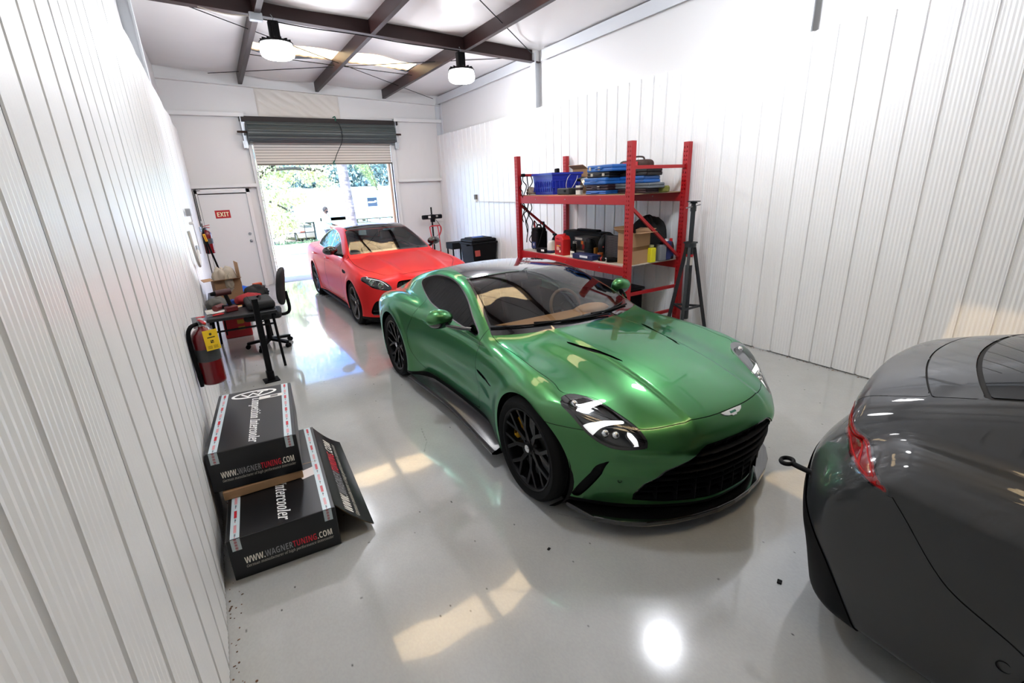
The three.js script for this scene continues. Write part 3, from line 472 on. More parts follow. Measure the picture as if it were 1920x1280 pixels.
  const doorO = outline([[.535, .93], [.545, .6], [.52, .36], [.40, .262], [-.2, .25], [-.62, .275], [-.86, .42], [-.90, .62], [-.80, .80], [-.74, .965], [-.72, 1.3], [.2, 1.3], [.45, 1.05]]);
  for (const q of [-1, 1]) {
    let d, gp; [d, body] = split(body, (x, y, z) => Math.max(doorO(z, y), .5 - q * x, y - .985)); [gp, d] = split(d, (x, y, z) => -Math.max(doorO(z, y)) - .0042);
    partM('door_gap', offsetM(gp, -.005), gapMat, car); const dm = partM('door', d, paint, car);
    if (dm) part('door_handle', rbox(.006, .022, .17, .003, q * (surfX(.80, -.52) + .001), .80, -.52), paint, dm);
  }
  // bumper joint, from the wheel arch to the lamp
  for (const q of [-1, 1]) { const sy = (z) => .672 - .03 * (z - 1.6) * 8 * .1; let A, gp; [A, body] = split(body, (x, y, z) => Math.max(y - sy(z), 1.55 - z, z - 1.80, .5 - q * x, .3 - y)); [gp, A] = split(A, (x, y, z) => sy(z) - y - .004); partM('bumper_gap', offsetM(gp, -.004), gapMat, car); partM('bumper_corner', A, paint, car); }
  partM('body_shell', body, paint, car);
  // dark lining inside the shell so that no paint shows from within
  // splitter and side blades
  const skirtMat = phy({ color: new THREE.Color().setRGB(.004, .004, .004), roughness: .14, specularIntensity: .55 });
  const splPlan = [[-.84, 1.60], [-.865, 1.68], [-.82, 1.88], [-.72, 2.00], [-.60, 2.09], [-.46, 2.155], [-.30, 2.205], [-.15, 2.235], [0, 2.245], [.15, 2.235], [.30, 2.205], [.46, 2.155], [.60, 2.09], [.72, 2.00], [.82, 1.88], [.865, 1.68], [.84, 1.60], [.7, 1.5], [-.7, 1.5]];
  part('splitter', place(extrude(splPlan.map(([x, z]) => [x, -z]), .022, .006), 0, .088, 0, -Math.PI / 2), M.blackGloss, car);
  for (const q of [-1, 1]) part('side_skirt', grid(30, 6, (u, v) => { const z = lerp(.93, -.93, u), x0 = Wz(z) - .10, out = .985 - .03 * Math.sin(Math.PI * u) + .01 * Math.cos(u * 6), pr = [[x0 + .005, .235], [x0 + .02, .19], [out - .035, .15], [out, .138], [out, .125], [out - .04, .11], [x0 - .12, .115]][Math.round(v * 6)]; return [q * pr[0], pr[1] - .01, z]; }), skirtMat, car);
  // badge: silver wings with a green bar
  { const bz = 2.185, by = .655, g = new THREE.Group(); g.name = 'badge'; car.add(g); const sy = surfY(0, 2.165), n = V(f(.002, sy, 2.165) - f(-.002, sy, 2.165), f(0, sy + .004, 2.165) - f(0, sy - .004, 2.165), f(0, sy, 2.169) - f(0, sy, 2.161)).normalize(); g.position.set(0, sy, 2.165).addScaledVector(n, .001); g.rotation.x = Math.atan2(-n.y, n.z); void bz; void by;
    const wing = [[0, -.018], [.016, -.020], [.022, -.012], [.05, -.010], [.064, -.004], [.078, .002], [.088, .012], [.094, .018], [.03, .019], [0, .019]];
    part('wings', [extrude(wing, .004, .0012), extrude(wing.map(([x, y]) => [-x, y]).reverse(), .004, .0012)], std(0xe6e8e8, .28, .6), g); part('name_bar', box(.05, .013, .003, 0, .002, .0062), std(0x3e7d6a, .3, .5), g); }
  // mirrors
  for (const q of [-1, 1]) {
    const g = new THREE.Group(); g.name = 'door_mirror'; car.add(g); const cap = new THREE.SphereGeometry(1, 32, 20), ps = cap.attributes.position;
    for (let i = 0; i < ps.count; i++) { let [x, y, z] = [ps.getX(i), ps.getY(i), ps.getZ(i)]; z = z < 0 ? z * .42 : z; const sc = 1 - .18 * x; ps.setXYZ(i, x * .118, y * (y < 0 ? .062 : .078) * sc, z * .085); }
    cap.computeVertexNormals(); place(cap, 0, 0, 0, 0, 0, 0); if (q > 0) cap.scale(1, 1, 1); place(cap, q * 1.005, 1.005, .15); part('mirror_cap', cap, paint, g);
    const low = new THREE.SphereGeometry(1, 24, 12, 0, Math.PI * 2, Math.PI * .55, Math.PI * .45); low.scale(.112, .076, .082); place(low, q * 1.002, .995, .15); part('mirror_base', low, M.blackGloss, g);
    part('mirror_arm', [tube([[q * .84, .94, .40], [q * .90, .945, .33], [q * .955, .952, .24], [q * .99, .965, .18]], .014, 8), tube([[q * .845, .925, .33], [q * .91, .93, .27], [q * .97, .95, .18]], .011, 8)], M.blackGloss, g);
    part('mirror_glass', place(new THREE.CircleGeometry(.045, 20), q * 1.0, 1.002, .112, 0, Math.PI), M.chrome, g);
  }
  // wipers
  for (const [pts] of [[[[.10, -.055], [.28, -.03], [.62, .0]]], [[[-.42, -.05], [-.1, -.02], [.25, .02]]]]) {
    const P = pts.map(([x, dz]) => { const z = baseZ(x) + dz - .05; return [x, surfY(x, z) + .014, z]; }); const L = [P[0][0], P[2][0]], bl = []; for (let i = 0; i <= 10; i++) { const x = lerp(P[0][0] - .32, P[2][0] - .02, i / 10), z = baseZ(x) - .075 - .02 * i / 10; bl.push([x, surfY(x, z) + .012, z]); } void L;
    part('wiper', [tube(P, .008, 6), tube(bl, .007, 6)], M.black, car);
  }
  // sensors
  for (const [x, y] of [[-.70, .36], [.70, .36]]) { const z = surfZ(x, y); part('parking_sensor', new THREE.TorusGeometry(.011, .0015, 6, 20).applyMatrix4(new THREE.Matrix4().makeRotationY(x > 0 ? .75 : -.75)).translate(x, y, z + .001), M.black, car); }
  // cabin
  const tan = std(new THREE.Color().setRGB(.44, .21, .085), .6), tub = std(new THREE.Color().setRGB(.012, .012, .012), .8);
  part('cabin_tub', [box(1.5, .02, 2.1, 0, .30, -.55), box(.02, .5, 1.6, -.76, .6, -.4), box(.02, .5, 1.6, .76, .6, -.4), box(1.5, .6, .02, 0, .58, .55), box(1.0, .6, .03, 0, .62, -1.4, -.2)], tub, car);
  part('headliner', grid(16, 16, (u, v) => { const x = lerp(-.5, .5, u), z = lerp(-.2, -1.15, v); return [x, surfY(x, z) - .03, z]; }), tub, car);
  part('dashboard', [rbox(1.42, .16, .34, .05, 0, .80, .40), rbox(1.3, .05, .3, .02, 0, .87, .5)], tub, car);
  part('dash_trim', [grid(24, 6, (u, v) => { const x = lerp(-.66, .60, u), z = lerp(.30, .52 - .12 * (x / .7) ** 2, v); return [x, .90 + .012 * Math.sin(Math.PI * v) - .0 * u, z]; }), (() => { const q = new THREE.SphereGeometry(1, 24, 12); q.scale(.2, .055, .10); q.translate(.40, .90, .40); return q; })()], tan, car);
  const st = new THREE.Group(); st.name = 'steering_wheel'; st.position.set(.37, .86, .06); st.rotation.x = -.38; car.add(st);
  part('wheel_rim', new THREE.TorusGeometry(.175, .016, 12, 40), std(new THREE.Color().setRGB(.16, .08, .035), .5), st); part('wheel_spokes', [box(.32, .035, .02), box(.03, .17, .02, 0, -.09, 0), cyl(.055, .055, .04, 20, 0, 0, 0, Math.PI / 2)], M.black, st);
  for (const q of [-1, 1]) { const sg = new THREE.Group(); sg.name = 'seat'; sg.position.set(q * .37, .32, -.45); car.add(sg); part('seat_cushion', rbox(.5, .16, .52, .06, 0, .06, .05), tub, sg); part('seat_back', rbox(.5, .62, .14, .06, 0, .38, -.28, -.28), tub, sg); part('headrest', rbox(.26, .18, .1, .04, 0, .74, -.40, -.28), tub, sg); }
  part('interior_mirror', rbox(.22, .06, .03, .012, 0, 1.14, .02), M.black, car);
  // wheels
  const rimB = phy({ color: new THREE.Color().setRGB(.003, .003, .0035), roughness: .3, specularIntensity: .3 }), gold = std(new THREE.Color().setRGB(.55, .30, .02), .4);
  for (const w of [AX, -AX]) wheelWell(car, w, RW, .40, .90, .48);
  for (const q of [-1, 1]) { wheel(car, q * .835, RW, AX, q, { R: .36, r: .278, w: .275, spokes: 8, style: 'y', fork: .2, phase: .2, rim: rimB, caliperMat: gold, caliper: q < 0 ? 2.75 : .4 }); wheel(car, q * .825, RW, -AX, q, { R: .36, r: .278, w: .305, spokes: 8, style: 'y', fork: .2, phase: .1, rim: rimB, caliperMat: gold, caliper: q < 0 ? 5.9 : 3.5 }); }
}

// ---------- the satin red sedan ----------
const HL_SEDAN = [[.885, .79], [.849, .812], [.768, .80], [.649, .76], [.567, .695], [.547, .633], [.597, .608], [.687, .622], [.783, .657], [.851, .72], [.89, .755]];   // seen from the front: [|x|, y]
{
  const car = thing('red_sedan', 'satin red four door sedan with black roof parked by the open door', 'car', [2.49, 0, -9.07], 1.6 * Math.PI / 180);
  const AX = 1.47, RW = .345;
  const hc = spline([[-2.75, .82], [-2.62, .98], [-2.4, 1.06], [-1.9, 1.09], [-1.4, 1.05], [-.6, 1.0], [.4, .985], [.9, 1.0], [1.3, .975], [1.7, .932], [2.0, .88], [2.2, .82], [2.34, .74], [2.5, .6]]);
  const crown = spline([[-2.75, .74], [-2.4, .98], [-1.9, 1.03], [-1.0, 1.0], [0, .975], [.8, .955], [1.2, .93], [1.6, .885], [1.9, .825], [2.1, .755], [2.3, .65]]);
  const Wz = spline([[-2.75, .84], [-2.3, .895], [-1.8, .928], [-1.4, .945], [-.8, .94], [0, .93], [.8, .938], [1.4, .955], [1.8, .945], [2.1, .93], [2.4, .92]]);
  const gTop = spline([[-2.75, .83], [-2.3, 1.0], [-1.95, 1.13], [-1.6, 1.255], [-1.2, 1.365], [-.8, 1.43], [-.4, 1.458], [-.1, 1.452], [.1, 1.415], [.4, 1.29], [.7, 1.145], [.95, 1.02], [1.2, .89]]);
  const gW = spline([[-2.7, .38], [-2.2, .62], [-1.6, .73], [-1, .775], [0, .79], [.6, .785], [1.1, .76]]);
  const top = (ax, z) => { const fr = sstep(.5, 1.1, z); let h = lerp(hc(z) - .045 * (ax / .6) ** 2 - (z > 1.8 ? .2 * (z - 1.8) * sstep(.3, .75, ax) : 0), crown(z), sstep(.5, .86, ax)); return h + fr * .024 * Math.exp(-(((ax - .44 + .06 * (z - 1)) / .065) ** 2)) * (1 - sstep(2.0, 2.25, z)); };
  const hull = (ax, y, z) => {
    const up = Math.max(0, y - .66), dn = Math.max(0, .66 - y), mid = sstep(-1.1, -.7, z) * (1 - sstep(.7, 1.1, z));
    let w = Wz(z) - .6 * up * up - (.04 + .08 * mid) * dn * dn * 2.2 + .006 * Math.exp(-(((y - .84) / .025) ** 2)) * mid + mid * .008 * Math.exp(-(((y - .36) / .05) ** 2));
    for (const a of [AX, -AX]) { const r = Math.hypot(z - a, y - RW); w += .012 * Math.exp(-(((r - .40) / .045) ** 2)); }
    const front = z - (2.36 - .16 * (ax / .6) ** 2.5 - .3 * Math.max(0, y - .6) ** 1.5 - .15 * Math.max(0, .3 - y)), rear = -2.66 + .12 * (ax / .75) ** 2.6 + .3 * Math.max(0, .4 - y) - z;
    let f = smax(ax - w, y - top(ax, z), .12); f = smax(f, front, .12); f = smax(f, rear, .13); return smax(f, .15 - y, .04);
  };
  const gh = (ax, y, z) => { const bow = lerp(.05, .22, sstep(0, .9, z)) * (ax / .72) ** 2, h = gTop(z + bow * sstep(-.6, .1, z)) - .045 * (ax / .6) ** 2 * sstep(.7, 0, z) - .004, w = gW(z) - .58 * (y - 1.0) + .08 * (y - 1) * (y - 1); return smax(smax(ax - w, y - h, .06), .93 - y, .02); };
  const f = (x, y, z) => { const ax = Math.sqrt(x * x + 1e-6); return smin(hull(ax, y, z), gh(ax, y, z), .03); };
  globalThis.__sedan = f;
  let body = meshField(f, [-1.03, .08, -2.76], [1.03, 1.52, 2.46], .025), p, a, b;
  const take = (fn) => { [p, body] = split(body, fn); return p; };
  const paint = phy({ color: new THREE.Color().setRGB(.74, .028, .028), metalness: .5, roughness: .36, specularIntensity: .6 });
  const glass = phy({ color: new THREE.Color().setRGB(.5, .53, .52), transmission: 1, thickness: 0, roughness: .02, ior: 1.52 }), tint = phy({ color: new THREE.Color().setRGB(.03, .034, .03), transmission: 1, thickness: 0, roughness: .02, specularIntensity: .7 }), clear = phy({ color: new THREE.Color().setRGB(.9, .92, .94), transmission: 1, thickness: 0, roughness: .01 });
  for (const w of [AX, -AX]) take((x, y, z) => Math.max(Math.hypot(z - w, y - RW) - .372, .5 - Math.abs(x)));
  const baseZ = (x) => .905 - .157 * (Math.abs(x) / .72) ** 2, topZ = (x) => .205 - .13 * (Math.abs(x) / .578) ** 2, pillar = (z) => lerp(.575, .722, clamp((z - .05) / .70, -.2, 1.2));
  const ws = take((x, y, z) => Math.max(z - baseZ(x), topZ(x) - z, Math.abs(x) - pillar(z), .93 - y));
  [a, b] = split(ws, (x, y, z) => -Math.max(z - baseZ(x) + .05, topZ(x) - z + .02, Math.abs(x) - pillar(z) + .025)); partM('windshield', b, glass, car); partM('windshield_border', a, M.blackGloss, car);
  partM('roof_panel', take((x, y, z) => Math.max(z - topZ(x) + .004, -1.25 - z, Math.abs(x) - .545, 1.1 - y)), M.blackGloss, car);
  partM('rear_window', take((x, y, z) => Math.max(z + 1.28, -2.02 - z, Math.abs(x) - lerp(.56, .52, sstep(-1.3, -2, z)), 1.05 - y)), tint, car);
  const dlo = outline([[.58, .972], [.35, 1.07], [.091, 1.184], [-.192, 1.285], [-.55, 1.345], [-1.0, 1.345], [-1.4, 1.24], [-1.65, 1.10], [-1.66, 1.035], [-1.2, 1.022], [-.69, 1.013], [.179, .978]]);
  const sw = take((x, y, z) => Math.max(dlo(z, y), .45 - Math.abs(x)));
  for (const q of [-1, 1]) { const [h] = split(sw, (x) => -q * x), [pil, r1] = split(h, (x, y, z) => Math.abs(z + .42) - .035), [fw, rw] = split(r1, (x, y, z) => -.42 - z); partM('window_pillar', pil, M.blackGloss, car); partM('side_window', fw, tint, car); partM('side_window', rw, tint, car); }
  for (const q of [-1, 1]) { [p, body] = split(body, (x, y, z) => Math.max(dlo(z, y) - .011, .45 - q * x)); partM('window_trim', p, M.blackGloss, car); }
  // headlamps
  const hl = outline(HL_SEDAN), hlD = (x, y, z) => Math.max(hl(Math.abs(x), y), 1.75 - z), hlm = take(hlD);
  for (const q of [-1, 1]) { const g = new THREE.Group(); g.name = 'headlight'; car.add(g); [p] = split(hlm, (x) => -q * x); const [rim, lens] = split(p, (x, y, z) => -(hlD(x, y, z) + .008)); partM('lamp_rim', rim, M.blackGloss, g); partM('lens', lens, clear, g); partM('lamp_housing', offsetM(p, -.05), std(0x232326, .3, .6), g);
    const bz = (x, y) => { let lo = 1.4, hi = 2.4; for (let i = 0; i < 20; i++) { const m = (lo + hi) / 2; f(x, y, m) < 0 ? lo = m : hi = m; } return lo; };
    for (const [x, y] of [[.76, .725], [.66, .68]]) part('projector', place(lathe([[0, .01], [.03, .006], [.042, -.004], [.046, .004], [.05, .002], [.05, -.02]], 24), q * x, y, bz(x, y) - .035, Math.PI / 2), M.chrome, g);
    part('light_bar', [tube([[q * .82, .785, bz(.82, .785) - .02], [q * .74, .77, bz(.74, .77) - .02], [q * .64, .735, bz(.64, .735) - .02], [q * .58, .67, bz(.58, .67) - .02]], .006, 6)], std(0xffffff, .3, 0, { emissive: 0xffffff, emissiveIntensity: .25 }), g); }
  const G = new THREE.Group(); G.name = 'grille'; car.add(G); const go = outline([[-.42, .54], [-.48, .63], [-.455, .715], [-.4, .742], [-.27, .748], [0, .752], [.27, .748], [.4, .742], [.455, .715], [.48, .63], [.42, .54], [0, .52]]);
  const gm = take((x, y, z) => Math.max(go(x, y), 1.9 - z)); partM('grille_mesh', offsetM(gm, -.05), gapMat, G); for (let i = -7; i <= 7; i++) part('grille_bar', box(.012, .19, .02, i * .055, .635, 2.30 - .25 * (i * .055) ** 2), M.blackGloss, G);
  const io = outline([[.55, .462], [.64, .473], [.75, .453], [.801, .379], [.828, .259], [.736, .234], [.56, .24]]), im = take((x, y, z) => Math.max(io(Math.abs(x), y), 1.7 - z));
  for (const q of [-1, 1]) { [p] = split(im, (x) => -q * x); partM('corner_intake', offsetM(p, -.03), M.black, car); part('intake_vane', [box(.3, .012, .04, q * .69, .32, 2.16, 0, q * .45), box(.3, .012, .04, q * .69, .26, 2.15, 0, q * .45)], M.blackGloss, car); }
  partM('center_intake', offsetM(take((x, y, z) => Math.max(Math.abs(x) - .46, Math.abs(y - .32) - .09, 1.9 - z)), -.03), M.black, car);
  const fv = outline([[.93, .80], [.96, .825], [1.16, .815], [1.2, .80], [1.12, .775], [.97, .775]]); { const m = take((x, y, z) => Math.max(fv(z, y), .6 - Math.abs(x))); for (const q of [-1, 1]) { [p] = split(m, (x) => -q * x); partM('fender_vent', offsetM(p, -.01), M.black, car); } }
  partM('lower_trim', take((x, y, z) => y - .2), M.black, car);
  const hs = spline([[.6, .75], [.79, .757], [1.1, .79], [1.343, .806], [1.5, .79], [1.666, .755], [1.8, .69], [1.915, .619], [2.05, .519], [2.165, .336]]), hf = (x) => 2.172;
  { let hood, rim; [hood, body] = split(body, (x, y, z) => Math.max(Math.abs(x) - hs(z), z - hf(x), baseZ(x) - z - .03, .6 - y)); [rim, hood] = split(hood, (x, y, z) => -Math.max(Math.abs(x) - hs(z), z - hf(x)) - .007); partM('hood_gap', offsetM(rim, -.006), gapMat, car); partM('hood', hood, paint, car); let c; [c, body] = split(body, (x, y, z) => Math.max(Math.abs(x) - .73, z - baseZ(x) - .035, baseZ(x) - z - .01, .9 - y)); partM('cowl', c, M.black, car); }
  const surfX = (y, z) => { let lo = .4, hi = 1.05; for (let i = 0; i < 20; i++) { const m = (lo + hi) / 2; f(m, y, z) < 0 ? lo = m : hi = m; } return lo; };
  const doors = [outline([[.80, .95], [.80, .6], [.76, .3], [.4, .23], [-.36, .23], [-.40, .5], [-.41, 1.5], [.3, 1.5]], false), outline([[-.42, 1.5], [-.41, .5], [-.37, .23], [-.95, .23], [-1.08, .45], [-1.2, .65], [-1.45, .9], [-1.5, 1.5]], false)];
  for (const q of [-1, 1]) doors.forEach((o, i) => { let d, g; [d, body] = split(body, (x, y, z) => Math.max(o(z, y), .5 - q * x, y - 1.06)); [g, d] = split(d, (x, y, z) => -o(z, y) - .006); partM('door_gap', offsetM(g, -.005), gapMat, car); const dm = partM('door', d, paint, car), z = i ? -1.22 : -.22; if (dm) part('door_handle', [tube([[q * (surfX(.895, z) - .005), .895, z - .11], [q * (surfX(.895, z) + .03), .897, z - .07], [q * (surfX(.895, z) + .03), .897, z + .07], [q * (surfX(.895, z) - .005), .895, z + .11]], .011, 8)], i ? paint : paint, dm); if (dm) part('handle_trim', box(.004, .008, .15, q * (surfX(.895, z) + .043), .907, z), M.chrome, dm); });
  // tail lamps
  { const t = take((x, y, z) => Math.max(.66 - y, y - .9, .38 - Math.abs(x), z + 2.25)); for (const q of [-1, 1]) { [p] = split(t, (x) => -q * x); partM('tail_light', p, phy({ color: 0x7a0508, roughness: .1, clearcoat: 1 }), car); } }
  partM('body_shell', body, paint, car);
  for (const q of [-1, 1]) { const g = new THREE.Group(); g.name = 'door_mirror'; car.add(g); const c = new THREE.SphereGeometry(1, 28, 18), ps = c.attributes.position; for (let i = 0; i < ps.count; i++) { const z = ps.getZ(i); ps.setXYZ(i, ps.getX(i) * .125, ps.getY(i) * .075, (z < 0 ? z * .4 : z) * .09); } c.computeVertexNormals(); part('mirror_cap', place(c, q * .965, 1.085, .43), M.blackGloss, g); part('mirror_arm', [tube([[q * .80, 1.0, .52], [q * .86, 1.01, .49], [q * .93, 1.04, .45]], .022, 8)], M.black, g); part('mirror_glass', place(new THREE.CircleGeometry(.06, 20).scale(1.6, 1, 1), q * .965, 1.085, .39, 0, Math.PI), M.chrome, g); }
  part('side_skirt', [rbox(.05, .035, 2.1, .01, -.89, .165, 0), ], M.black, car); part('side_skirt', [rbox(.05, .035, 2.1, .01, .89, .165, 0)], M.black, car);
  part('front_lip', place(extrude([[-.86, 1.9], [-.7, 2.17], [-.4, 2.30], [0, 2.345], [.4, 2.30], [.7, 2.17], [.86, 1.9], [.6, 1.8], [-.6, 1.8]].map(([x, z]) => [x, -z]), .025, .004), 0, .135, 0, -Math.PI / 2), M.black, car);
  const dark = std(new THREE.Color().setRGB(.012, .012, .012), .8);
  part('cabin_tub', [box(1.5, .02, 2.9, 0, .34, -.6), box(.02, .55, 2.2, -.80, .66, -.5), box(.02, .55, 2.2, .80, .66, -.5), box(1.6, .6, .02, 0, .64, .7), box(1.1, .6, .03, 0, .66, -1.7, -.2)], dark, car);
  part('dashboard', [rbox(1.45, .18, .4, .06, 0, .90, .58)], dark, car);
  for (const q of [-1, 1]) for (const z of [-.25, -1.15]) { const s = new THREE.Group(); s.name = 'seat'; s.position.set(q * .38, .38, z); car.add(s); part('seat_cushion', rbox(.52, .18, .5, .06, 0, .06, .05), dark, s); part('seat_back', rbox(.5, .62, .14, .06, 0, .4, -.26, -.22), dark, s); part('headrest', rbox(.26, .18, .1, .04, 0, .8, -.35, -.2), dark, s); }
  const st = new THREE.Group(); st.name = 'steering_wheel'; st.position.set(.38, .95, .25); st.rotation.x = -.38; car.add(st); part('wheel_rim', new THREE.TorusGeometry(.18, .016, 10, 32), dark, st); part('wheel_spokes', [box(.34, .05, .03)], dark, st);
  const rim = std(new THREE.Color().setRGB(.05, .045, .04), .35, .6), cal = std(new THREE.Color().setRGB(.3, .3, .31), .4, .5);
  for (const w of [AX, -AX]) wheelWell(car, w, RW, .375, .86, .5);
  for (const q of [-1, 1]) for (const w of [AX, -AX]) wheel(car, q * .805, RW, w, q, { R: .345, r: .258, w: .27, spokes: 5, style: 'd', fork: .26, phase: .3, rim, caliperMat: cal, caliper: q < 0 ? (w > 0 ? 2.7 : .4) : (w > 0 ? .4 : 2.7) });
}

// ---------- the grey fastback in the foreground ----------
const TL_GREY = [[.676, 1.045], [.55, 1.03], [.40, .985], [.38, .90], [.55, .868], [.748, .885], [.961, .888], [1.077, .886], [1.14, .882], [1.212, .872], [1.2735, .860], [1.242, .90], [1.106, .945], [.97, .962], [.87, .985], [.79, 1.02]], TAILU = (x, z) => Math.abs(x) + .9 * (z + 2.5);   // unrolled round the corner
const BUMP_GREY = spline([[-2.2, .94], [-2.135, .863], [-2.087, .811], [-1.948, .652], [-1.836, .595], [-1.728, .557], [-1.6, .52]]);
{
  const car = thing('grey_sedan', 'dark grey fastback sedan with red tail light in the foreground', 'car', [2.87, 0, 1.60]);
  const AXR = -1.32, AXF = 1.70, RW = .36;
  const hc = spline([[-2.85, .80], [-2.70, .95], [-2.58, 1.045], [-2.4, 1.09], [-2.1, 1.12], [-1.5, 1.08], [-.6, 1.0], [.6, .99], [1.2, .98], [1.8, .92], [2.2, .84], [2.4, .74], [2.6, .6]]);
  const crown = spline([[-2.85, .82], [-2.65, .92], [-2.45, .985], [-2.1, 1.03], [-1.5, 1.04], [-.6, 1.0], [.6, .97], [1.3, .93], [1.8, .87], [2.2, .77], [2.5, .6]]);
  const Wz = spline([[-2.85, .84], [-2.5, .915], [-2.1, .955], [-1.6, .975], [-1.3, .98], [-.8, .965], [0, .95], [.9, .955], [1.6, .96], [2.1, .93], [2.6, .9]]);
  const gTop = spline([[-2.85, 1.01], [-2.62, 1.11], [-2.45, 1.182], [-2.22, 1.26], [-2.0, 1.322], [-1.6, 1.385], [-1.1, 1.43], [-.5, 1.455], [-.1, 1.43], [.3, 1.31], [.7, 1.14], [1.0, 1.01], [1.3, .87]]);
  const gW = spline([[-2.85, .62], [-2.5, .69], [-2.1, .725], [-1.6, .76], [-1, .785], [0, .80], [.6, .79], [1.2, .76]]);
  const hull = (ax, y, z) => {
    const up = Math.max(0, y - .72), dn = Math.max(0, .72 - y), mid = sstep(-.95, -.5, z) * (1 - sstep(.9, 1.3, z));
    let w = Wz(z) - .5 * up * up - (.045 + .06 * mid) * dn * dn * 2.4 + .008 * Math.exp(-(((y - .90) / .03) ** 2));
    for (const a of [AXF, AXR]) { const r = Math.hypot(z - a, y - RW); w += .012 * Math.exp(-(((r - .42) / .05) ** 2)); }
    const front = z - (2.5 - .16 * (ax / .6) ** 2.5), rear = -2.66 + .105 * (ax / .62) ** 2.4 + 1.15 * Math.max(0, y - .70) ** 1.4 + .25 * Math.max(0, .5 - y) ** 1.2 - .025 * Math.exp(-(((y - .60) / .14) ** 2)) - z;
    const h = lerp(hc(z) - .05 * (ax / .6) ** 2, crown(z), sstep(.5, .88, ax));
    let f = smax(ax - w, y - h, .13); f = smax(f, front, .13); f = smax(f, rear, .10); return smax(f, .17 - y, .05);
  };
  const gh = (ax, y, z) => { const h = gTop(z + .10 * (ax / .7) ** 2 * sstep(-.3, .2, z) - .09 * (ax / .7) ** 2 * sstep(-1.4, -2.0, z)) - .09 * (ax / .62) ** 2.4 * sstep(-1.2, -2.0, z) - .03 * (ax / .6) ** 2 * sstep(-2.0, -1.2, z) - .003, w = gW(z) - .55 * (y - 1.05); return smax(smax(smax(ax - w, y - h, .05), .95 - y, .02), -2.56 + .10 * (ax / .6) ** 2 + .3 * Math.max(0, y - 1.0) - z, .04); };
  const f = (x, y, z) => { const ax = Math.sqrt(x * x + 1e-6); return smin(hull(ax, y, z), gh(ax, y, z), .035); };
  globalThis.__grey = f;
  let body = meshField(f, [-1.06, .1, -2.78], [1.06, 1.52, 2.6], .021), p, a, b;
  const take = (fn) => { [p, body] = split(body, fn); return p; };
  const paint = phy({ color: new THREE.Color().setRGB(.020, .0215, .023), roughness: .45, clearcoat: .8, clearcoatRoughness: .015, specularIntensity: .5 }), tint = phy({ color: new THREE.Color().setRGB(.03, .032, .034), transmission: 1, thickness: 0, roughness: .02 });
  for (const w of [AXF, AXR]) take((x, y, z) => Math.max(Math.hypot(z - w, y - RW) - .40, .5 - Math.abs(x)));
  // tail lamps
  const tl = outline(TL_GREY, false), tlm = take((x, y, z) => Math.max(tl(TAILU(x, z), y), z + 2.05)), red = phy({ color: new THREE.Color().setRGB(.17, .004, .005), roughness: .12, clearcoat: .6, clearcoatRoughness: .02 }), redB = phy({ color: new THREE.Color().setRGB(.34, .004, .004), roughness: .35, specularIntensity: .3 });
  for (const q of [-1, 1]) {
    const g = new THREE.Group(); g.name = 'tail_light'; car.add(g); [p] = split(tlm, (x) => -q * x);
    const [rim, inn] = split(p, (x, y, z) => -(tl(TAILU(x, z), y) + .007)); partM('lamp_rim', rim, M.blackGloss, g);
    const D = (x, y, z) => tl(TAILU(x, z), y), L = (x, y, z) => (TAILU(x, z) - .95) * .30 + (y - .932);
    const [core, outer] = split(inn, (...v) => D(...v) + .0185), [ring, edge] = split(outer, (...v) => D(...v) + .0135), [below, above] = split(core, (...v) => L(...v) - .0045), [low, bar_] = split(below, (...v) => L(...v) + .0045);
    partM('lens', joinM(edge, above, low), red, g); partM('light_ring', offsetM(ring, .0012), redB, g); partM('light_bar', offsetM(bar_, .0012), redB, g);
  }
  // trunk lid, spoiler lid and glass
  const rail = spline([[-2.7, .585], [-2.45, .60], [-2.2, .60], [-1.9, .595], [-1.5, .575], [-1.0, .56]]), bowZ = (z0, x) => z0 - .155 * (1 - (Math.abs(x) / .6) ** 2.2);
  const strip = (z0, z1) => (x, y, z) => Math.max(Math.abs(x) - rail(z), bowZ(z0, x) - z, z - bowZ(z1, x), 1.0 - y);
  const cutLid = (name, fn, mat, gap = .0035) => { let m, r; m = take(fn); [r, m] = split(m, (x, y, z) => -fn(x, y, z) - gap); partM(name + '_gap', offsetM(r, -.005), gapMat, car); return partM(name, m, mat, car); };
  cutLid('spoiler_lid', strip(-2.52, -2.20), paint); cutLid('trunk_lid', strip(-2.20, -2.045), paint); cutLid('rear_window', strip(-2.045, -1.15), tint, .014);
  partM('windshield', take((x, y, z) => Math.max(z - 1.0 + .2 * x * x, .12 - z, Math.abs(x) - lerp(.56, .72, sstep(.1, .9, z)), .95 - y)), tint, car);
  const dlo = outline([[.75, 1.0], [.3, 1.27], [-.1, 1.36], [-.6, 1.40], [-1.2, 1.35], [-1.75, 1.20], [-1.9, 1.12], [-1.5, 1.08], [-.6, 1.03], [.2, 1.0]]); { const sw = take((x, y, z) => Math.max(dlo(z, y), .45 - Math.abs(x))); for (const q of [-1, 1]) { [p] = split(sw, (x) => -q * x); partM('side_window', p, tint, car); } }
  // diffuser and bumper seams
  const difTop = spline([[-2.75, .66], [-2.5, .636], [-2.438, .586], [-2.378, .523], [-2.285, .398], [-2.188, .226], [-2.1, .08]]);
  partM('rear_diffuser', offsetM(take((x, y, z) => Math.max((y - difTop(z)) * .6, z + 2.12)), .006), M.black, car);
  for (const q of [-1, 1]) {
    const sx = BUMP_GREY; let A, gp; [A, body] = split(body, (x, y, z) => Math.max((y - sx(z)) * .7, z + 1.70, -2.16 - z, .5 - q * x)); [gp, A] = split(A, (x, y, z) => (sx(z) - y) * .7 - .0045); partM('bumper_gap', offsetM(gp, -.004), gapMat, car); partM('bumper_corner', A, paint, car);
  }
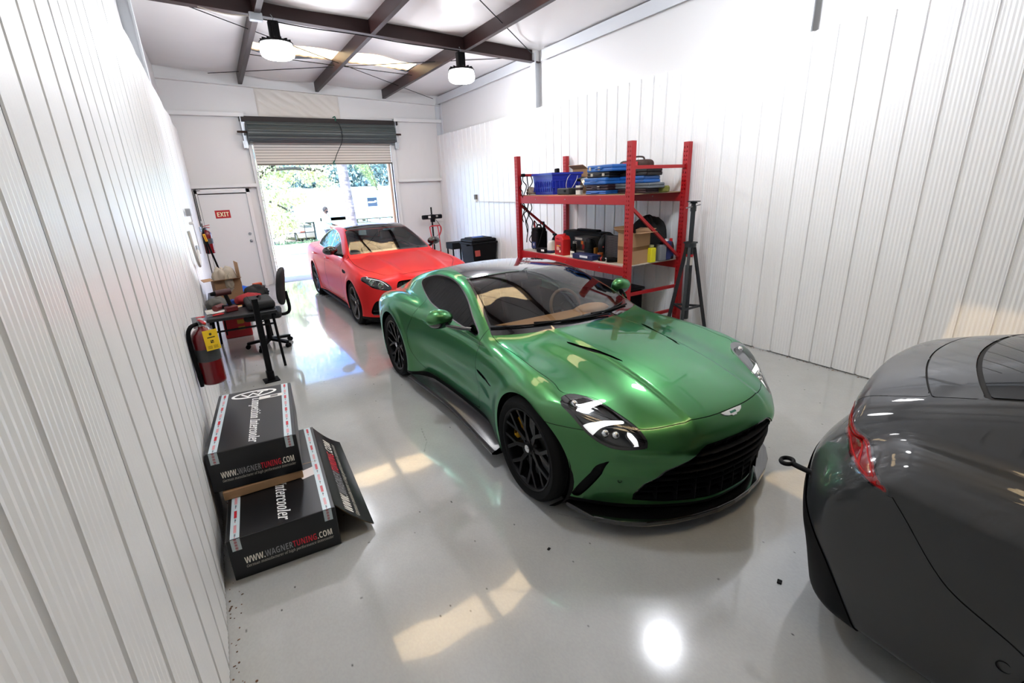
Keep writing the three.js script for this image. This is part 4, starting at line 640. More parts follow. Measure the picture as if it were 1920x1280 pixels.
  partM('body_shell', body, paint, car);
  const sX = (y, z) => { let lo = .3, hi = 1.06; for (let i = 0; i < 20; i++) { const m = (lo + hi) / 2; f(m, y, z) < 0 ? lo = m : hi = m; } return lo; }, sZ = (x, y) => { let lo = -2.8, hi = -1.8; for (let i = 0; i < 20; i++) { const m = (lo + hi) / 2; f(x, y, m) < 0 ? hi = m : lo = m; } return hi; };
  for (const q of [-1, 1]) part('parking_sensor', place(new THREE.TorusGeometry(.019, .0022, 8, 28), q * (sX(.469, -1.753) + .0005), .469, -1.753, 0, Math.PI / 2), M.black, car);
  { const z = sZ(-.74, .695), t = part('tow_hook', [tube([[-.74, .695, z + .02], [-.74, .695, z - .05], [-.74, .697, z - .085]], .013, 8), new THREE.TorusGeometry(.032, .011, 8, 24).applyMatrix4(new THREE.Matrix4().makeScale(1, .8, 1)).applyMatrix4(new THREE.Matrix4().makeRotationX(Math.PI / 2)).translate(-.74, .698, z - .11)], M.black, car); void t; }
  const dark = std(new THREE.Color().setRGB(.012, .012, .012), .8); part('cabin_tub', [box(1.5, .02, 3.4, 0, .36, -.5), box(.02, .6, 2.8, -.84, .68, -.6), box(.02, .6, 2.8, .84, .68, -.6), box(1.6, .6, .02, 0, .66, .7), box(1.2, .02, .6, 0, 1.0, -1.75)], dark, car);
  for (const q of [-1, 1]) { const c = new THREE.SphereGeometry(1, 20, 14); c.scale(.11, .075, .08); part('door_mirror', place(c, q * .97, 1.08, .55), paint, car); }
  const rim = std(new THREE.Color().setRGB(.02, .02, .02), .3, .5); for (const w of [AXF, AXR]) wheelWell(car, w, RW, .405, .89, .5);
  for (const q of [-1, 1]) for (const w of [AXF, AXR]) wheel(car, q * .83, RW, w, q, { R: .36, r: .27, w: .28, spokes: 7, style: 'y', fork: .2, rim, caliperMat: M.red, caliper: 2.7 });
}

// ---------- outside: apron, kerb, slope, building across, trees, vehicles, person ----------
const groundY = (z) => z > -16.6 ? 0 : -.07 * (-16.6 - z);
{
  const noiseTex = (r, g, b, a, k = 30) => dataTex(256, 256, (u, v) => { const n = 1 + a * (fbm(u * k, v * k, 3, k) - .5) + (rnd() - .5) * a * .5; return [r * n, g * n, b * n]; }, true, [6, 6]);
  const strip = (name, z0, z1, mat, label, y0, y1) => { const o = part(name, grid(2, 8, (u, v) => { const z = lerp(z0, z1, v); return [lerp(-26, 40, u), lerp(y0 ?? groundY(z0), y1 ?? groundY(z1), v), z]; }), mat); structure(o, label); return o; };
  strip('ground_apron', -12.56, -16.55, std(0xffffff, .9, 0, { map: noiseTex(150, 150, 152, .25) }), 'grey asphalt apron outside the door');
  strip('ground_road', -16.75, -21.5, std(0xffffff, .9, 0, { map: noiseTex(196, 192, 184, .12) }), 'pale concrete drive beyond the kerb');
  strip('ground_lawn', -21.5, -43.5, std(0xffffff, .95, 0, { map: noiseTex(158, 168, 122, .35) }), 'pale lawn sloping down to the building');
  strip('ground_lot', -45.2, -70, std(0xffffff, .9, 0, { map: noiseTex(118, 110, 104, .25) }), 'parking lot seen through the far window', -2.0, -2.0);
  const kerb = part('kerb', [place(extrude([[0, -.05], [.2, -.05], [.2, .02], [.16, .06], [.02, .06], [0, .03]], 66), -26, 0, -16.55, 0, Math.PI / 2)], std(0xffffff, .9, 0, { map: noiseTex(158, 132, 112, .6, 60) })); structure(kerb, 'weathered brown kerb');
}
{ // building across
  const b = thing('commercial_building', 'long pale commercial building across the lawn with dark windows and square signs', 'building', [0, -2, -45]);
  const wall = std(new THREE.Color().setRGB(.78, .72, .62), .85), white = std(new THREE.Color().setRGB(.85, .84, .82), .8), blue = std(new THREE.Color().setRGB(.52, .58, .64), .7), brick = std(new THREE.Color().setRGB(.62, .36, .25), .9);
  const wl = [[-25, 3.67], [7.1, 10.44], [14.2, 45]]; part('lower_wall', [...wl.map(([a, c]) => box(c - a, 2.0, .3, (a + c) / 2, 1.0, 0)), box(70, .27, .3, 10, 1.865, 0.0), box(3.45, .08, .3, 5.39, .04, 0), box(3.8, .8, .3, 12.3, .4, 0)], wall, b);
  part('canopy', [box(70, .36, .9, 10, 2.22, .4)], blue, b); part('upper_wall', box(70, 1.35, .3, 10, 3.06, 0), white, b); part('parapet', [box(70, .76, .5, 10, 4.1, .05)], blue, b);
  part('pilaster', box(.5, 2.0, .1, 3.4, 1.0, .2), brick, b); part('pilaster', box(.5, 2.0, .1, 7.35, 1.0, .2), wall, b);
  const pane = phy({ color: new THREE.Color().setRGB(.62, .6, .6), transmission: 1, thickness: 0, roughness: .02 }), fr = std(0x18181b, .5);
  const win = (x0, x1, y0, y1, nx, ny, z = .0) => { const g = new THREE.Group(); g.name = 'window'; b.add(g); const fs = [box(.1, y1 - y0, .14, x0, (y0 + y1) / 2, z), box(.22, y1 - y0, .14, x1, (y0 + y1) / 2, z), box(x1 - x0, .1, .14, (x0 + x1) / 2, y0, z), box(x1 - x0, .1, .14, (x0 + x1) / 2, y1, z)]; for (let i = 1; i < nx; i++) fs.push(box(.05, y1 - y0, .1, lerp(x0, x1, i / nx), (y0 + y1) / 2, z)); for (let j = 1; j < ny; j++) fs.push(box(x1 - x0, .05, .1, (x0 + x1) / 2, lerp(y0, y1, j / ny), z)); part('window_frame', fs, fr, g); for (let i = 0; i < nx; i++) for (let j = 0; j < ny; j++) part('pane', box((x1 - x0) / nx - .05, (y1 - y0) / ny - .05, .01, lerp(x0, x1, (i + .5) / nx), lerp(y0, y1, (j + .5) / ny), z), pane, g); };
  win(3.7, 7.1, .08, 1.68, 4, 2); win(10.5, 14.1, .82, 1.7, 3, 1);
  for (const [x, y, w, h, txt] of [[5.26, 2.98, .66, .76, false], [12.33, 3.12, .86, .76, true]]) { const g = new THREE.Group(); g.name = 'sign'; b.add(g); part('sign_board', box(w, h, .06, x, y, .2), std(0x232f42, .6), g); const bs = []; for (const s of [-1, 1]) for (const q of [-.3, 0, .3]) bs.push(box(.12, .1, .05, x + s * (w / 2 + .12), y + q, .17)); bs.forEach(q => part('brick', q, std(0xd8a58c, .9), g));
    if (txt) { const t = canvasTex(256, 128, (c) => { c.fillStyle = '#232f42'; c.fillRect(0, 0, 256, 128); c.fillStyle = '#fff'; c.beginPath(); c.moveTo(8, 96); for (let i = 0; i <= 9; i++) c.lineTo(8 + i * 20, i % 2 ? 50 : 56); c.bezierCurveTo(180, 10, 250, 10, 246, 50); c.bezierCurveTo(242, 92, 200, 80, 186, 96); c.closePath(); c.fill(); }); part('sign_lettering', place(new THREE.PlaneGeometry(w * .94, h * .42), x, y + .02, .232), std(0xffffff, .6, 0, { map: t }), g); } }
}
// plain parked vehicles (seen small): meshed coarsely, cut into body, glass, lamps and tyres
function parked(name, label, pos, turn, color, sy, truck) {
  const car = thing(name, label, 'car', pos, turn), sf = globalThis.__sedan;
  const f = truck ? (x, y, z) => { const ax = Math.sqrt(x * x + 1e-6), low = smax(smax(ax - .98, Math.abs(y - .72) - .38, .08), Math.abs(z) - 2.75 + .1 * ax * ax, .12), cab = smax(smax(ax - .9 + .22 * (y - 1.1), y - 1.82 - 0 * z, .1), Math.abs(z - .25) - 1.15 + .35 * (y - 1.1), .1); return smin(low, smax(cab, .9 - y, .02), .05); } : (x, y, z) => sf(x, y / sy, z);
  let m = meshField(f, [-1.08, .05, -2.9], [1.08, 1.5 * Math.max(sy, truck ? 1.35 : 1), 2.9], .05), p;
  const take = (fn) => { [p, m] = split(m, fn); return p; };
  for (const w of [1.47, -1.47]) take((x, y, z) => Math.max(Math.hypot(z - w, y - .36) - .4, .5 - Math.abs(x)));
  const gl = phy({ color: 0x2b3a3a, roughness: .06, clearcoat: 1 });
  if (truck) { partM('windows', take((x, y, z) => Math.max(1.18 - y, y - 1.66, Math.abs(z - .25) - .9)), gl, car); partM('chrome_bumper', take((x, y, z) => Math.max(.42 - y, y - .62, 2.45 - Math.abs(z))), M.chrome, car); }
  else { partM('windshield', take((x, y, z) => Math.max(z - .9 + .3 * x * x, .1 - z, Math.abs(x) - .66, .97 * sy - y)), gl, car); partM('rear_window', take((x, y, z) => Math.max(z + 1.3, -2.0 - z, Math.abs(x) - .54, 1.06 * sy - y)), gl, car);
    const d = outline([[.5, 1.0], [-.1, 1.3], [-.6, 1.36], [-1.1, 1.32], [-1.6, 1.08], [-.6, 1.02]], false), sw = take((x, y, z) => Math.max(d(z, y / sy), .45 - Math.abs(x))); for (const q of [-1, 1]) { [p] = split(sw, (x) => -q * x); partM('side_windows', p, gl, car); }
    const tl = take((x, y, z) => Math.max(.74 * sy - y, y - .9 * sy, .5 - Math.abs(x), z + 2.3)); for (const q of [-1, 1]) { [p] = split(tl, (x) => -q * x); partM('tail_light', p, std(0x9a1418, .3), car); }
    const hd = take((x, y, z) => Math.max(.64 * sy - y, y - .78 * sy, .55 - Math.abs(x), 1.95 - z)); for (const q of [-1, 1]) { [p] = split(hd, (x) => -q * x); partM('headlight', p, M.chrome, car); } }
  partM('lower_trim', take((x, y) => y - .3), M.black, car); partM('body_shell', m, phy({ color, roughness: .3, clearcoat: 1 }), car);
  for (const q of [-1, 1]) for (const w of [1.47, -1.47]) { const g = new THREE.Group(); g.name = 'wheel'; g.position.set(q * .84, .34, w); car.add(g); part('tire', cyl(.34, .34, .22, 28, 0, 0, 0, 0, 0, Math.PI / 2), M.rubber, g); part('rim', cyl(.22, .22, .23, 20, 0, 0, 0, 0, 0, Math.PI / 2), M.steel, g); }
}
parked('parked_sedan', 'white parked sedan seen through the far window', [6.35, -2.0, -49.4], Math.PI + .25, 0xe8e8e6, 1, false);
parked('parked_pickup', 'dark maroon pickup seen through the far window', [4.0, -2.0, -54.2], Math.PI / 2 + .1, 0x4a0a18, 1, true);
parked('parked_suv', 'white parked car outside, behind the red sedan roof', [6.75, groundY(-18.4), -18.2], -Math.PI / 2, 0xf0f0ee, 1.13, false);
// trees
const leafGeo = (() => { const g = new THREE.BufferGeometry(); g.setAttribute('position', new THREE.Float32BufferAttribute([0, -.5, 0, .36, -.08, .1, 0, 0, 0, -.36, -.08, .1, .2, .3, .05, 0, .5, -.08, -.2, .3, .05], 3)); g.setIndex([0, 1, 2, 0, 2, 3, 2, 1, 4, 2, 4, 5, 2, 5, 6, 2, 6, 3]); g.computeVertexNormals(); return g; })();
function foliage(parent, name, blobs, size, color, var_ = .25) {   // blobs: [x, y, z, rx, ry, rz, count]
  const n = blobs.reduce((s, b) => s + b[6], 0), m = new THREE.InstancedMesh(leafGeo, phy({ color: 0xffffff, roughness: .8, transmission: .45, thickness: 0, side: THREE.DoubleSide }), n), q = new THREE.Object3D(), c = new THREE.Color(); let k = 0;
  for (const [x, y, z, rx, ry, rz, cnt] of blobs) for (let i = 0; i < cnt; i++) { const a = rnd() * 6.283, t = Math.acos(rr(-1, 1)), r = Math.pow(rnd(), .45) * (.75 + .5 * noise2(a * 2 + x, t * 3 + y)); q.position.set(x + Math.sin(t) * Math.cos(a) * r * rx, y + Math.cos(t) * r * ry, z + Math.sin(t) * Math.sin(a) * r * rz); q.rotation.set(rr(-1.2, 1.2), rnd() * 6.283, rr(-1.2, 1.2)); q.scale.setScalar(size * rr(.6, 1.3)); q.updateMatrix(); m.setMatrixAt(k, q.matrix); const s = rr(1 - var_, 1 + var_); c.setRGB(color[0] * s, color[1] * s * rr(.95, 1.05), color[2] * s); m.setColorAt(k++, c); }
  m.name = name; m.userData.kind = 'stuff'; finish(m); parent.add(m); return m;
}
const bark = (r, g, b, s) => std(0xffffff, .95, 0, { map: dataTex(64, 256, (u, v) => { const n = .65 + .7 * fbm(u * 9, v * 26, 3, 9); return [r * n, g * n, b * n]; }, true, [1, s]), bumpMap: dataTex(64, 256, (u, v) => { const n = 255 * fbm(u * 9, v * 26, 3, 9); return [n, n, n]; }, false, [1, s]), bumpScale: .03 });
{ const t = thing('broadleaf_tree', 'leafy bright green tree at the left of the open doorway', 'tree', [.9, groundY(-22), -22.2]), y0 = -t.position.y, bk = bark(70, 66, 56, 3), X = t.position.x;
  part('trunk', tube([[0, -.1, 0], [.05, 1.0, 0], [.2, 2.2, .05], [.45, 2.9, .1], [1.0, 3.35, .1], [1.6, 3.9, 0]], .19, 10), bk, t); part('branch', tube([[.15, 2.0, 0], [-.5, 3.0, .3], [-1.2, 4.2, .2], [-1.5, 5.5, 0]], .14, 8), bk, t); part('branch', tube([[1.0, 3.35, .1], [2.0, 3.4, .6], [3.2, 3.3, .5]], .06, 6), bk, t); part('branch', tube([[.2, 2.2, .05], [.9, 2.2, .8], [1.6, 1.8, 1.0]], .035, 6), bk, t);
  foliage(t, 'foliage', [[1.3, 1.95 + y0, .6, .95, .75, .7, 1500], [1.0, 1.2 + y0, .8, .6, .6, .6, 700], [1.55, .95 + y0, .7, .5, .42, .5, 450], [1.1, .55 + y0, .8, .35, .4, .4, 260], [2.2, 1.9 + y0, .5, .5, .4, .5, 360], [.8, 2.9 + y0, .1, .8, .5, .7, 900], [1.7, 2.75 + y0, -.2, .5, .5, .5, 500], [2.8, 2.85 + y0, .3, .9, .5, .6, 900], [3.3, 2.35 + y0, .3, .45, .35, .4, 260], [.2, 5 + y0, 0, 2.6, 1.6, 2.4, 3000], [2.2, 4.2 + y0, 0, 1.6, .9, 1.6, 1400], [-1.6, 3.4 + y0, 0, 1.8, 1.5, 1.8, 1200]], .11, [.60, .63, .36]); void X; }
{ const t = thing('pine_tree', 'tall straight pine trunk standing outside the open doorway', 'tree', [4.62, groundY(-20), -20]); part('trunk', rod([0, -.1, 0], [-.45, 12, 0], .21, 20, .15), bark(128, 116, 112, 6), t); part('branch', tube([[-.1, 4.2, 0], [.5, 3.9, .2], [.85, 3.2, .3], [1.05, 2.3, .35]], .025, 6), bark(110, 90, 70, 2), t); part('branch', tube([[-.2, 5.2, 0], [-1.2, 5.4, .2], [-2, 5.2, .2]], .03, 6), bark(110, 90, 70, 2), t);
  const n = []; for (let i = 0; i < 2600; i++) { const s = rnd(), k = rnd() < .72, a = rnd() * 6.283, e = rr(-1, .6), bx = k ? lerp(.35, 1.05, s) : lerp(.2, .8, s), by = k ? lerp(4.0, 2.3, s) : lerp(3.6, 2.8, s), L = rr(.08, .17), cx = bx + rr(-.12, .12), cy = by + rr(-.12, .12), cz = .3 + rr(-.15, .15), d = [Math.cos(a) * L, e * L, Math.sin(a) * L]; n.push(cx, cy, cz, cx + d[0], cy + d[1], cz + d[2], cx + d[0] * .5 + .006, cy + d[1] * .5 + .006, cz + d[2] * .5); } const g = new THREE.BufferGeometry(); g.setAttribute('position', new THREE.Float32BufferAttribute(n, 3)); g.computeVertexNormals(); const o = part('needles', g, std(new THREE.Color().setRGB(.24, .30, .10), .8, 0, { side: THREE.DoubleSide }), t); o.userData.kind = 'stuff'; }
for (const [i, x, z, h, r] of [[0, 4, -62, 12, 4.4], [1, 9.5, -64, 13, 4.6], [2, 15, -63, 12.5, 4.8], [3, 21, -65, 13, 4.8], [4, 27.5, -64, 12, 4.6], [5, -3, -63, 12, 4.8], [6, 12, -70, 15, 5], [7, 18, -71, 15, 5]]) {
  const t = thing('background_tree', ['tall bluish tree behind the parapet, left of the pine trunk', 'tall bluish tree behind the parapet, just left of the pine trunk', 'tall bluish tree behind the parapet, right of the pine trunk', 'tall bluish tree behind the parapet, near the right door jamb', 'tall tree behind the building, beyond the right jamb', 'tall tree behind the building, beyond the left jamb', 'taller tree in the second row, left of the pine trunk', 'taller tree in the second row, right of the pine trunk'][i], 'tree', [x, -2, z], 0, 'trees behind the far building');
  part('trunk', rod([0, 0, 0], [.2, h * .7, 0], .24, 8, .1), bark(80, 78, 78, 4), t); foliage(t, 'foliage', [[0, h * .62, 0, r, h * .36, r * .8, 1500], [r * .4, h * .4, 1, r * .7, h * .2, r * .6, 600], [-r * .4, h * .42, 1, r * .7, h * .2, r * .6, 600]], .5, [.22, .31, .27], .4);
}
{ // low hedge under the far window
  for (const [x, w] of [[4.6, 1.7], [6.4, 1.6]]) { const t = thing('clipped_hedge', x < 5 ? 'low dark hedge under the left half of the far window' : 'low dark hedge under the right half of the far window', 'hedge', [x, -2.0, -44.3]); foliage(t, 'foliage', [[0, .12, 0, w / 1.6, .2, .4, 420]], .13, [.07, .12, .04]); part('stem', rod([0, -.05, 0], [0, .3, 0], .03, 6), std(0x4a3a28, .9), t); } }
{ // person outside, walking to the right, seen above the red car
  const t = thing('person', 'person in a pale green shirt standing outside beyond the red car', 'person', [3.62, groundY(-20), -20], 1.15);
  const cap = (ax, ay, az, bx, by, bz, r1, r2) => (x, y, z) => { const dx = bx - ax, dy = by - ay, dz = bz - az, h = clamp(((x - ax) * dx + (y - ay) * dy + (z - az) * dz) / (dx * dx + dy * dy + dz * dz), 0, 1); return Math.hypot(x - ax - dx * h, y - ay - dy * h, z - az - dz * h) - lerp(r1, r2, h); };
  const bones = [cap(-.1, .92, 0, -.11, .5, .03, .095, .06), cap(-.11, .5, .03, -.11, .08, -.04, .06, .042), cap(.1, .92, 0, .11, .5, .06, .095, .06), cap(.11, .5, .06, .11, .08, .02, .06, .042), cap(-.11, .05, -.06, -.11, .04, .12, .042, .036), cap(.11, .05, 0, .11, .04, .18, .042, .036), cap(0, .95, 0, 0, 1.12, 0, .15, .135), cap(-.06, 1.3, 0, .06, 1.3, 0, .15, .15), cap(-.17, 1.42, 0, .17, 1.42, 0, .075, .075), cap(0, 1.42, .0, 0, 1.58, .02, .06, .055), cap(-.2, 1.42, 0, -.25, 1.14, -.02, .058, .046), cap(-.25, 1.14, -.02, -.2, .98, .2, .044, .034), cap(.2, 1.42, 0, .26, 1.14, 0, .058, .046), cap(.26, 1.14, 0, .18, 1.05, .24, .044, .034)];
  for (const s of [-1, 1]) { const hx = s < 0 ? -.195 : .175, hy = s < 0 ? .975 : 1.055, hz = s < 0 ? .215 : .255; bones.push(cap(hx, hy, hz, hx * .9, hy - .01, hz + .06, .034, .034)); for (let i = 0; i < 4; i++) bones.push(cap(hx * .9 + (i - 1.5) * .016, hy - .01, hz + .07, hx * .85 + (i - 1.5) * .018, hy - .03 - .006 * i, hz + .135 - .008 * Math.abs(i - 1.3), .010, .008)); bones.push(cap(hx * .9 - s * .03, hy, hz + .03, hx * .8 - s * .055, hy + .005, hz + .08, .011, .009)); }
  const head = (x, y, z) => { const a = Math.hypot(x / .076, (y - 1.665) / .115, (z - .02) / .095); let d = (a - 1) * .08; d = smin(d, Math.hypot(x, y - 1.65, z - .118) - .016, .02); d = smin(d, cap(0, 1.60, .05, 0, 1.58, .085, .035, .03)(x, y, z), .03); for (const s of [-1, 1]) { d = smin(d, Math.hypot((x - s * .078) / .4, y - 1.655, z - .01) - .026, .008); d = smax(d, -(Math.hypot(x - s * .032, y - 1.675, z - .112) - .012), .01); } return smax(d, -(Math.hypot(x / 2, y - 1.605, z - .122) - .008), .006); };
  const f = (x, y, z) => { let d = head(x, y, z); for (const q of bones) d = smin(d, q(x, y, z), .03); return d; };
  let m = meshField(f, [-.36, -.02, -.2], [.36, 1.82, .46], .014), p; const take = (fn) => { [p, m] = split(m, fn); return p; };
  partM('hair', offsetM(take((x, y, z) => Math.max(1.66 - y + .9 * (z - .05), -.2)), .008), std(0x120d0b, .8), t); partM('beard', offsetM(take((x, y, z) => Math.max(1.55 - y, y - 1.615, .03 - z, Math.abs(x) - .07)), .004), std(0x120d0b, .8), t);
  partM('shirt', offsetM(take((x, y, z) => Math.max(.93 - y, y - 1.50, z - .15 - (y > 1.2 ? .2 : 0))), .008), std(0x9ab5aa, .8), t); partM('trousers', offsetM(take((x, y, z) => Math.max(.09 - y, y - .935, z - .14)), .008), std(0x2b2f3a, .85), t); partM('shoes', offsetM(take((x, y) => y - .09), .006), std(0x1a1a1a, .6), t); partM('body', m, std(0x5a3a2b, .55), t);
}

// ---------- red pallet rack and what it holds ----------
const R1 = 1.865, R2 = .985;
{
  const t = thing('pallet_rack', 'red steel pallet rack with two loaded shelves against the right wall', 'rack', [4.79, 0, -5.595]);
  const red = std(new THREE.Color().setRGB(.36, .004, .007), .42), hx = .49, hz = 1.265, H = 2.46;
  const holes = []; for (let i = 0; i < 47; i++) { const y = .06 + i * .0508; for (const s of [-1, 1]) { const c = s * .017; holes.push([[c - .0055, y - .011], [c + .0055, y - .011], [c + .0055, y + .011], [c - .0055, y + .011]]); } }
  const face = extrude([[-.04, 0], [.04, 0], [.04, H], [-.04, H]], .003, 0, holes);
  const post = merge([face.clone().translate(0, 0, .034), box(.003, H, .07, -.0385, H / 2, 0), box(.003, H, .07, .0385, H / 2, 0), box(.02, H, .003, -.028, H / 2, -.035), box(.02, H, .003, .028, H / 2, -.035), box(.12, .008, .12, 0, .004, 0)]), back = std(new THREE.Color().setRGB(.05, .004, .005), .6);
  for (const sx of [-1, 1]) for (const sz of [-1, 1]) { const p = part('upright', post.clone(), red, t); p.position.set(sx * hx, 0, sz * hz); p.rotation.y = -Math.PI / 2; void back; }
  const beam = (x, y) => { const b = part('beam', [rbox(.045, .115, 2 * hz - .07, .006, x, y - .0575, 0)], red, t); for (const s of [-1, 1]) part('beam_bracket', box(.01, .2, .06, x < 0 ? -.028 : .028, -.07, s * (hz - .03)).translate(x, y, 0), red, b); for (const s of [-.75, 0, .75]) part('rivet', cyl(.008, .008, .006, 8, x - .024, y - .05, s, 0, 0, Math.PI / 2), M.steel, b); };
  for (const y of [R1 - .012, R2 - .012]) for (const x of [-hx + .01, hx - .01]) beam(x, y);
  for (const sz of [-1, 1]) { const z = sz * hz; for (const y of [2.17, .62, .28]) part('brace', bar([-hx + .04, y, z], [hx - .04, y, z], .03, .04), red, t); part('brace', bar([-hx + .04, 1.70, z], [hx - .04, 1.02, z], .03, .035), red, t); }
  const wood = std(0xffffff, .8, 0, { map: dataTex(128, 128, (u, v) => { const n = .75 + .5 * fbm(u * 30, v * 30, 3, 30); return [150 * n, 124 * n, 96 * n]; }) });
  for (const y of [R1 - .006, R2 - .006]) for (let i = 0; i < 2; i++) part('shelf_board', box(.92, .012, 1.22, 0, y, -.615 + i * 1.23), y < 1.2 ? std(0xb9b0a4, .8) : wood, t);
}
const onShelf = (name, label, category, x, z, y, turn = 0) => thing(name, label, category, [x, y, z], turn);
{ // upper shelf
  const blue = std(new THREE.Color().setRGB(.008, .022, .34), .42);
  let t = onShelf('storage_tote', 'royal blue ribbed plastic tote with open lid on the upper rack shelf', 'tote', 4.68, -6.32, R1, -.12);
  const shell = (w0, d0, w1, d1, h) => { const g = []; const q = (a, b, c, d) => g.push(grid(1, 1, (u, v) => [0, 1, 2].map(k => lerp(lerp(a[k], b[k], u), lerp(d[k], c[k], u), v)))); const P = (sx, sz, top) => [sx * (top ? w1 : w0) / 2, top ? h : 0, sz * (top ? d1 : d0) / 2]; for (const [a, b] of [[[-1, 1], [1, 1]], [[1, 1], [1, -1]], [[1, -1], [-1, -1]], [[-1, -1], [-1, 1]]]) q(P(...a, 0), P(...b, 0), P(...b, 1), P(...a, 1)); q(P(-1, -1, 0), P(1, -1, 0), P(1, 1, 0), P(-1, 1, 0)); return g; };
  part('tub', [...shell(.46, .56, .52, .64, .30), box(.55, .03, .67, 0, .30, 0)], blue, t);
  for (let i = 0; i < 10; i++) { const z = -.27 + i * .06; part('rib', box(.012, .24, .012, -.252, .16, z, 0, 0, -.1), blue, t); } for (let i = 0; i < 7; i++) part('rib', box(.012, .24, .012, -.2 + i * .067, .16, .31, -.12, 0), blue, t); for (const y of [.1, .2]) part('rib', [box(.012, .012, .58, -.253, y, 0), box(.46, .012, .012, 0, y, .307)], blue, t);
  part('contents', [rbox(.42, .06, .5, .02, 0, .285, 0)], M.black, t); part('hand_grip', rbox(.05, .07, .09, .015, -.05, .345, .1), M.black, t); part('white_cord', [tube([[.2, .3, .3], [.16, .2, .325], [.05, .06, .325], [-.02, .1, .325], [.0, .22, .325], [.08, .31, .32]], .004, 5)], std(0xcfd3d8, .6), t);
  t = onShelf('open_carton', 'brown carton with raised flap behind the blue tote', 'box', 5.15, -6.2, R1, .05); part('body', rbox(.22, .36, .34, .004, 0, .18, 0), M.card, t); part('flap', box(.12, .006, .34, -.15, .39, 0, 0, 0, -.5), M.card, t);
  t = onShelf('dark_case', 'charcoal plastic case lying in front of the blue tote', 'case', 4.42, -5.72, R1); part('body', rbox(.16, .09, .28, .015, 0, .045, 0), std(0x1c1f20, .6), t); part('latch', box(.008, .03, .04, -.082, .05, .05), M.black, t);
  t = onShelf('metal_can', 'white tin can with a dark label beside the charcoal case', 'can', 4.42, -5.44, R1); part('body', cyl(.05, .05, .12, 24, 0, .06, 0), std(0xd6d3cb, .4), t); part('label', cyl(.0505, .0505, .035, 24, 0, .075, 0), std(0x3a2527, .6), t); part('rim', new THREE.TorusGeometry(.049, .003, 6, 24).rotateX(Math.PI / 2).translate(0, .12, 0), M.steel, t);
  t = onShelf('work_lamp', 'chrome clamp work lamp leaning behind the tin can', 'lamp', 4.72, -5.66, R1, .5); part('reflector', place(lathe([[.02, .12], [.05, .1], [.09, .03], [.105, 0], [.1, 0], [.085, .03], [.045, .095], [.02, .11]], 28), 0, .13, 0, .9), M.steel, t); part('handle', rod([0, .1, -.05], [0, .0, -.12], .022, 10), M.black, t); part('dark_shade', rbox(.16, .04, .2, .01, .1, .2, -.05, .1, 0, .2), M.black, t);
  const toolcase = (name, label, x, y, z, w, h, d, turn, mat, latches) => { const c = onShelf(name, label, 'tool case', x, z, y, turn); part('lower_shell', rbox(d, h * .5, w, .014, 0, h * .25, 0), mat, c); part('upper_shell', rbox(d * .985, h * .52, w * .99, .014, 0, h * .74, 0), mat, c); for (const q of latches) part('latch', rbox(.012, h * .5, .04, .003, -d / 2 - .003, h * .5, q * w), std(0xb9b2a2, .5), c); part('handle', [tube([[-d / 2, h * .5, -.06], [-d / 2 - .025, h * .5, -.05], [-d / 2 - .025, h * .5, .05], [-d / 2, h * .5, .06]], .008, 6)], mat, c); return c; };
  const b1 = std(new THREE.Color().setRGB(.010, .10, .36), .42), blk = std(0x0e0f12, .5), grey = std(0x565c62, .5), mar = std(0x2a1018, .55);
  toolcase('tool_case', 'thin blue tool case at the bottom of the left stack', 4.47, R1, -5.0, .4, .045, .28, 0, b1, []);
  toolcase('tool_case', 'black and maroon tool case above the thin blue one', 4.52, R1 + .046, -5.03, .42, .075, .3, .03, mar, [.1]);
  toolcase('tool_case', 'chunky blue tool case in the middle of the left stack', 4.52, R1 + .122, -5.05, .46, .085, .32, -.03, b1, []);
  toolcase('tool_case', 'black tool case with two pale latches, second from the top', 4.53, R1 + .208, -5.02, .42, .07, .3, .05, blk, [-.25, .25]);
  toolcase('tool_case', 'bright blue tool case with two pale latches on top of the stack', 4.55, R1 + .279, -4.98, .52, .085, .34, -.04, b1, [-.36, .0]);
  toolcase('tool_case', 'long dark maroon case at the bottom of the right stack', 4.68, R1, -4.56, .46, .055, .3, .08, mar, []);
  toolcase('tool_case', 'long flat grey case in the right stack', 4.68, R1 + .056, -4.56, .58, .065, .3, .05, grey, []);
  toolcase('tool_case', 'blue tool case above the long grey case', 4.74, R1 + .122, -4.62, .44, .085, .3, .02, b1, []);
  toolcase('tool_case', 'plain black tool case topping the right stack', 4.76, R1 + .208, -4.62, .46, .09, .3, .06, blk, []);
  t = onShelf('leather_tool_bag', 'brown leather bag with a red panel lying behind the tool cases', 'bag', 5.06, -5.0, R1, .1); part('body', rbox(.2, .42, .5, .06, 0, .21, 0), std(0x3c231b, .7), t); part('red_panel', rbox(.01, .07, .26, .004, -.102, .36, -.02), M.red, t); part('handle', tube([[0, .4, -.14], [0, .455, -.1], [0, .455, .1], [0, .4, .14]], .012, 6), std(0x2c1913, .7), t);
  t = onShelf('canvas_pouch', 'olive canvas pouch alone at the near end of the upper shelf', 'pouch', 4.85, -4.36, R1, .5); part('body', rbox(.1, .075, .22, .022, 0, .038, 0), std(0x6a6a2e, .85), t); part('flap', rbox(.105, .02, .15, .008, 0, .07, .02), std(0x747434, .85), t); part('red_tag', box(.03, .012, .03, .02, .085, -.09), M.red, t);
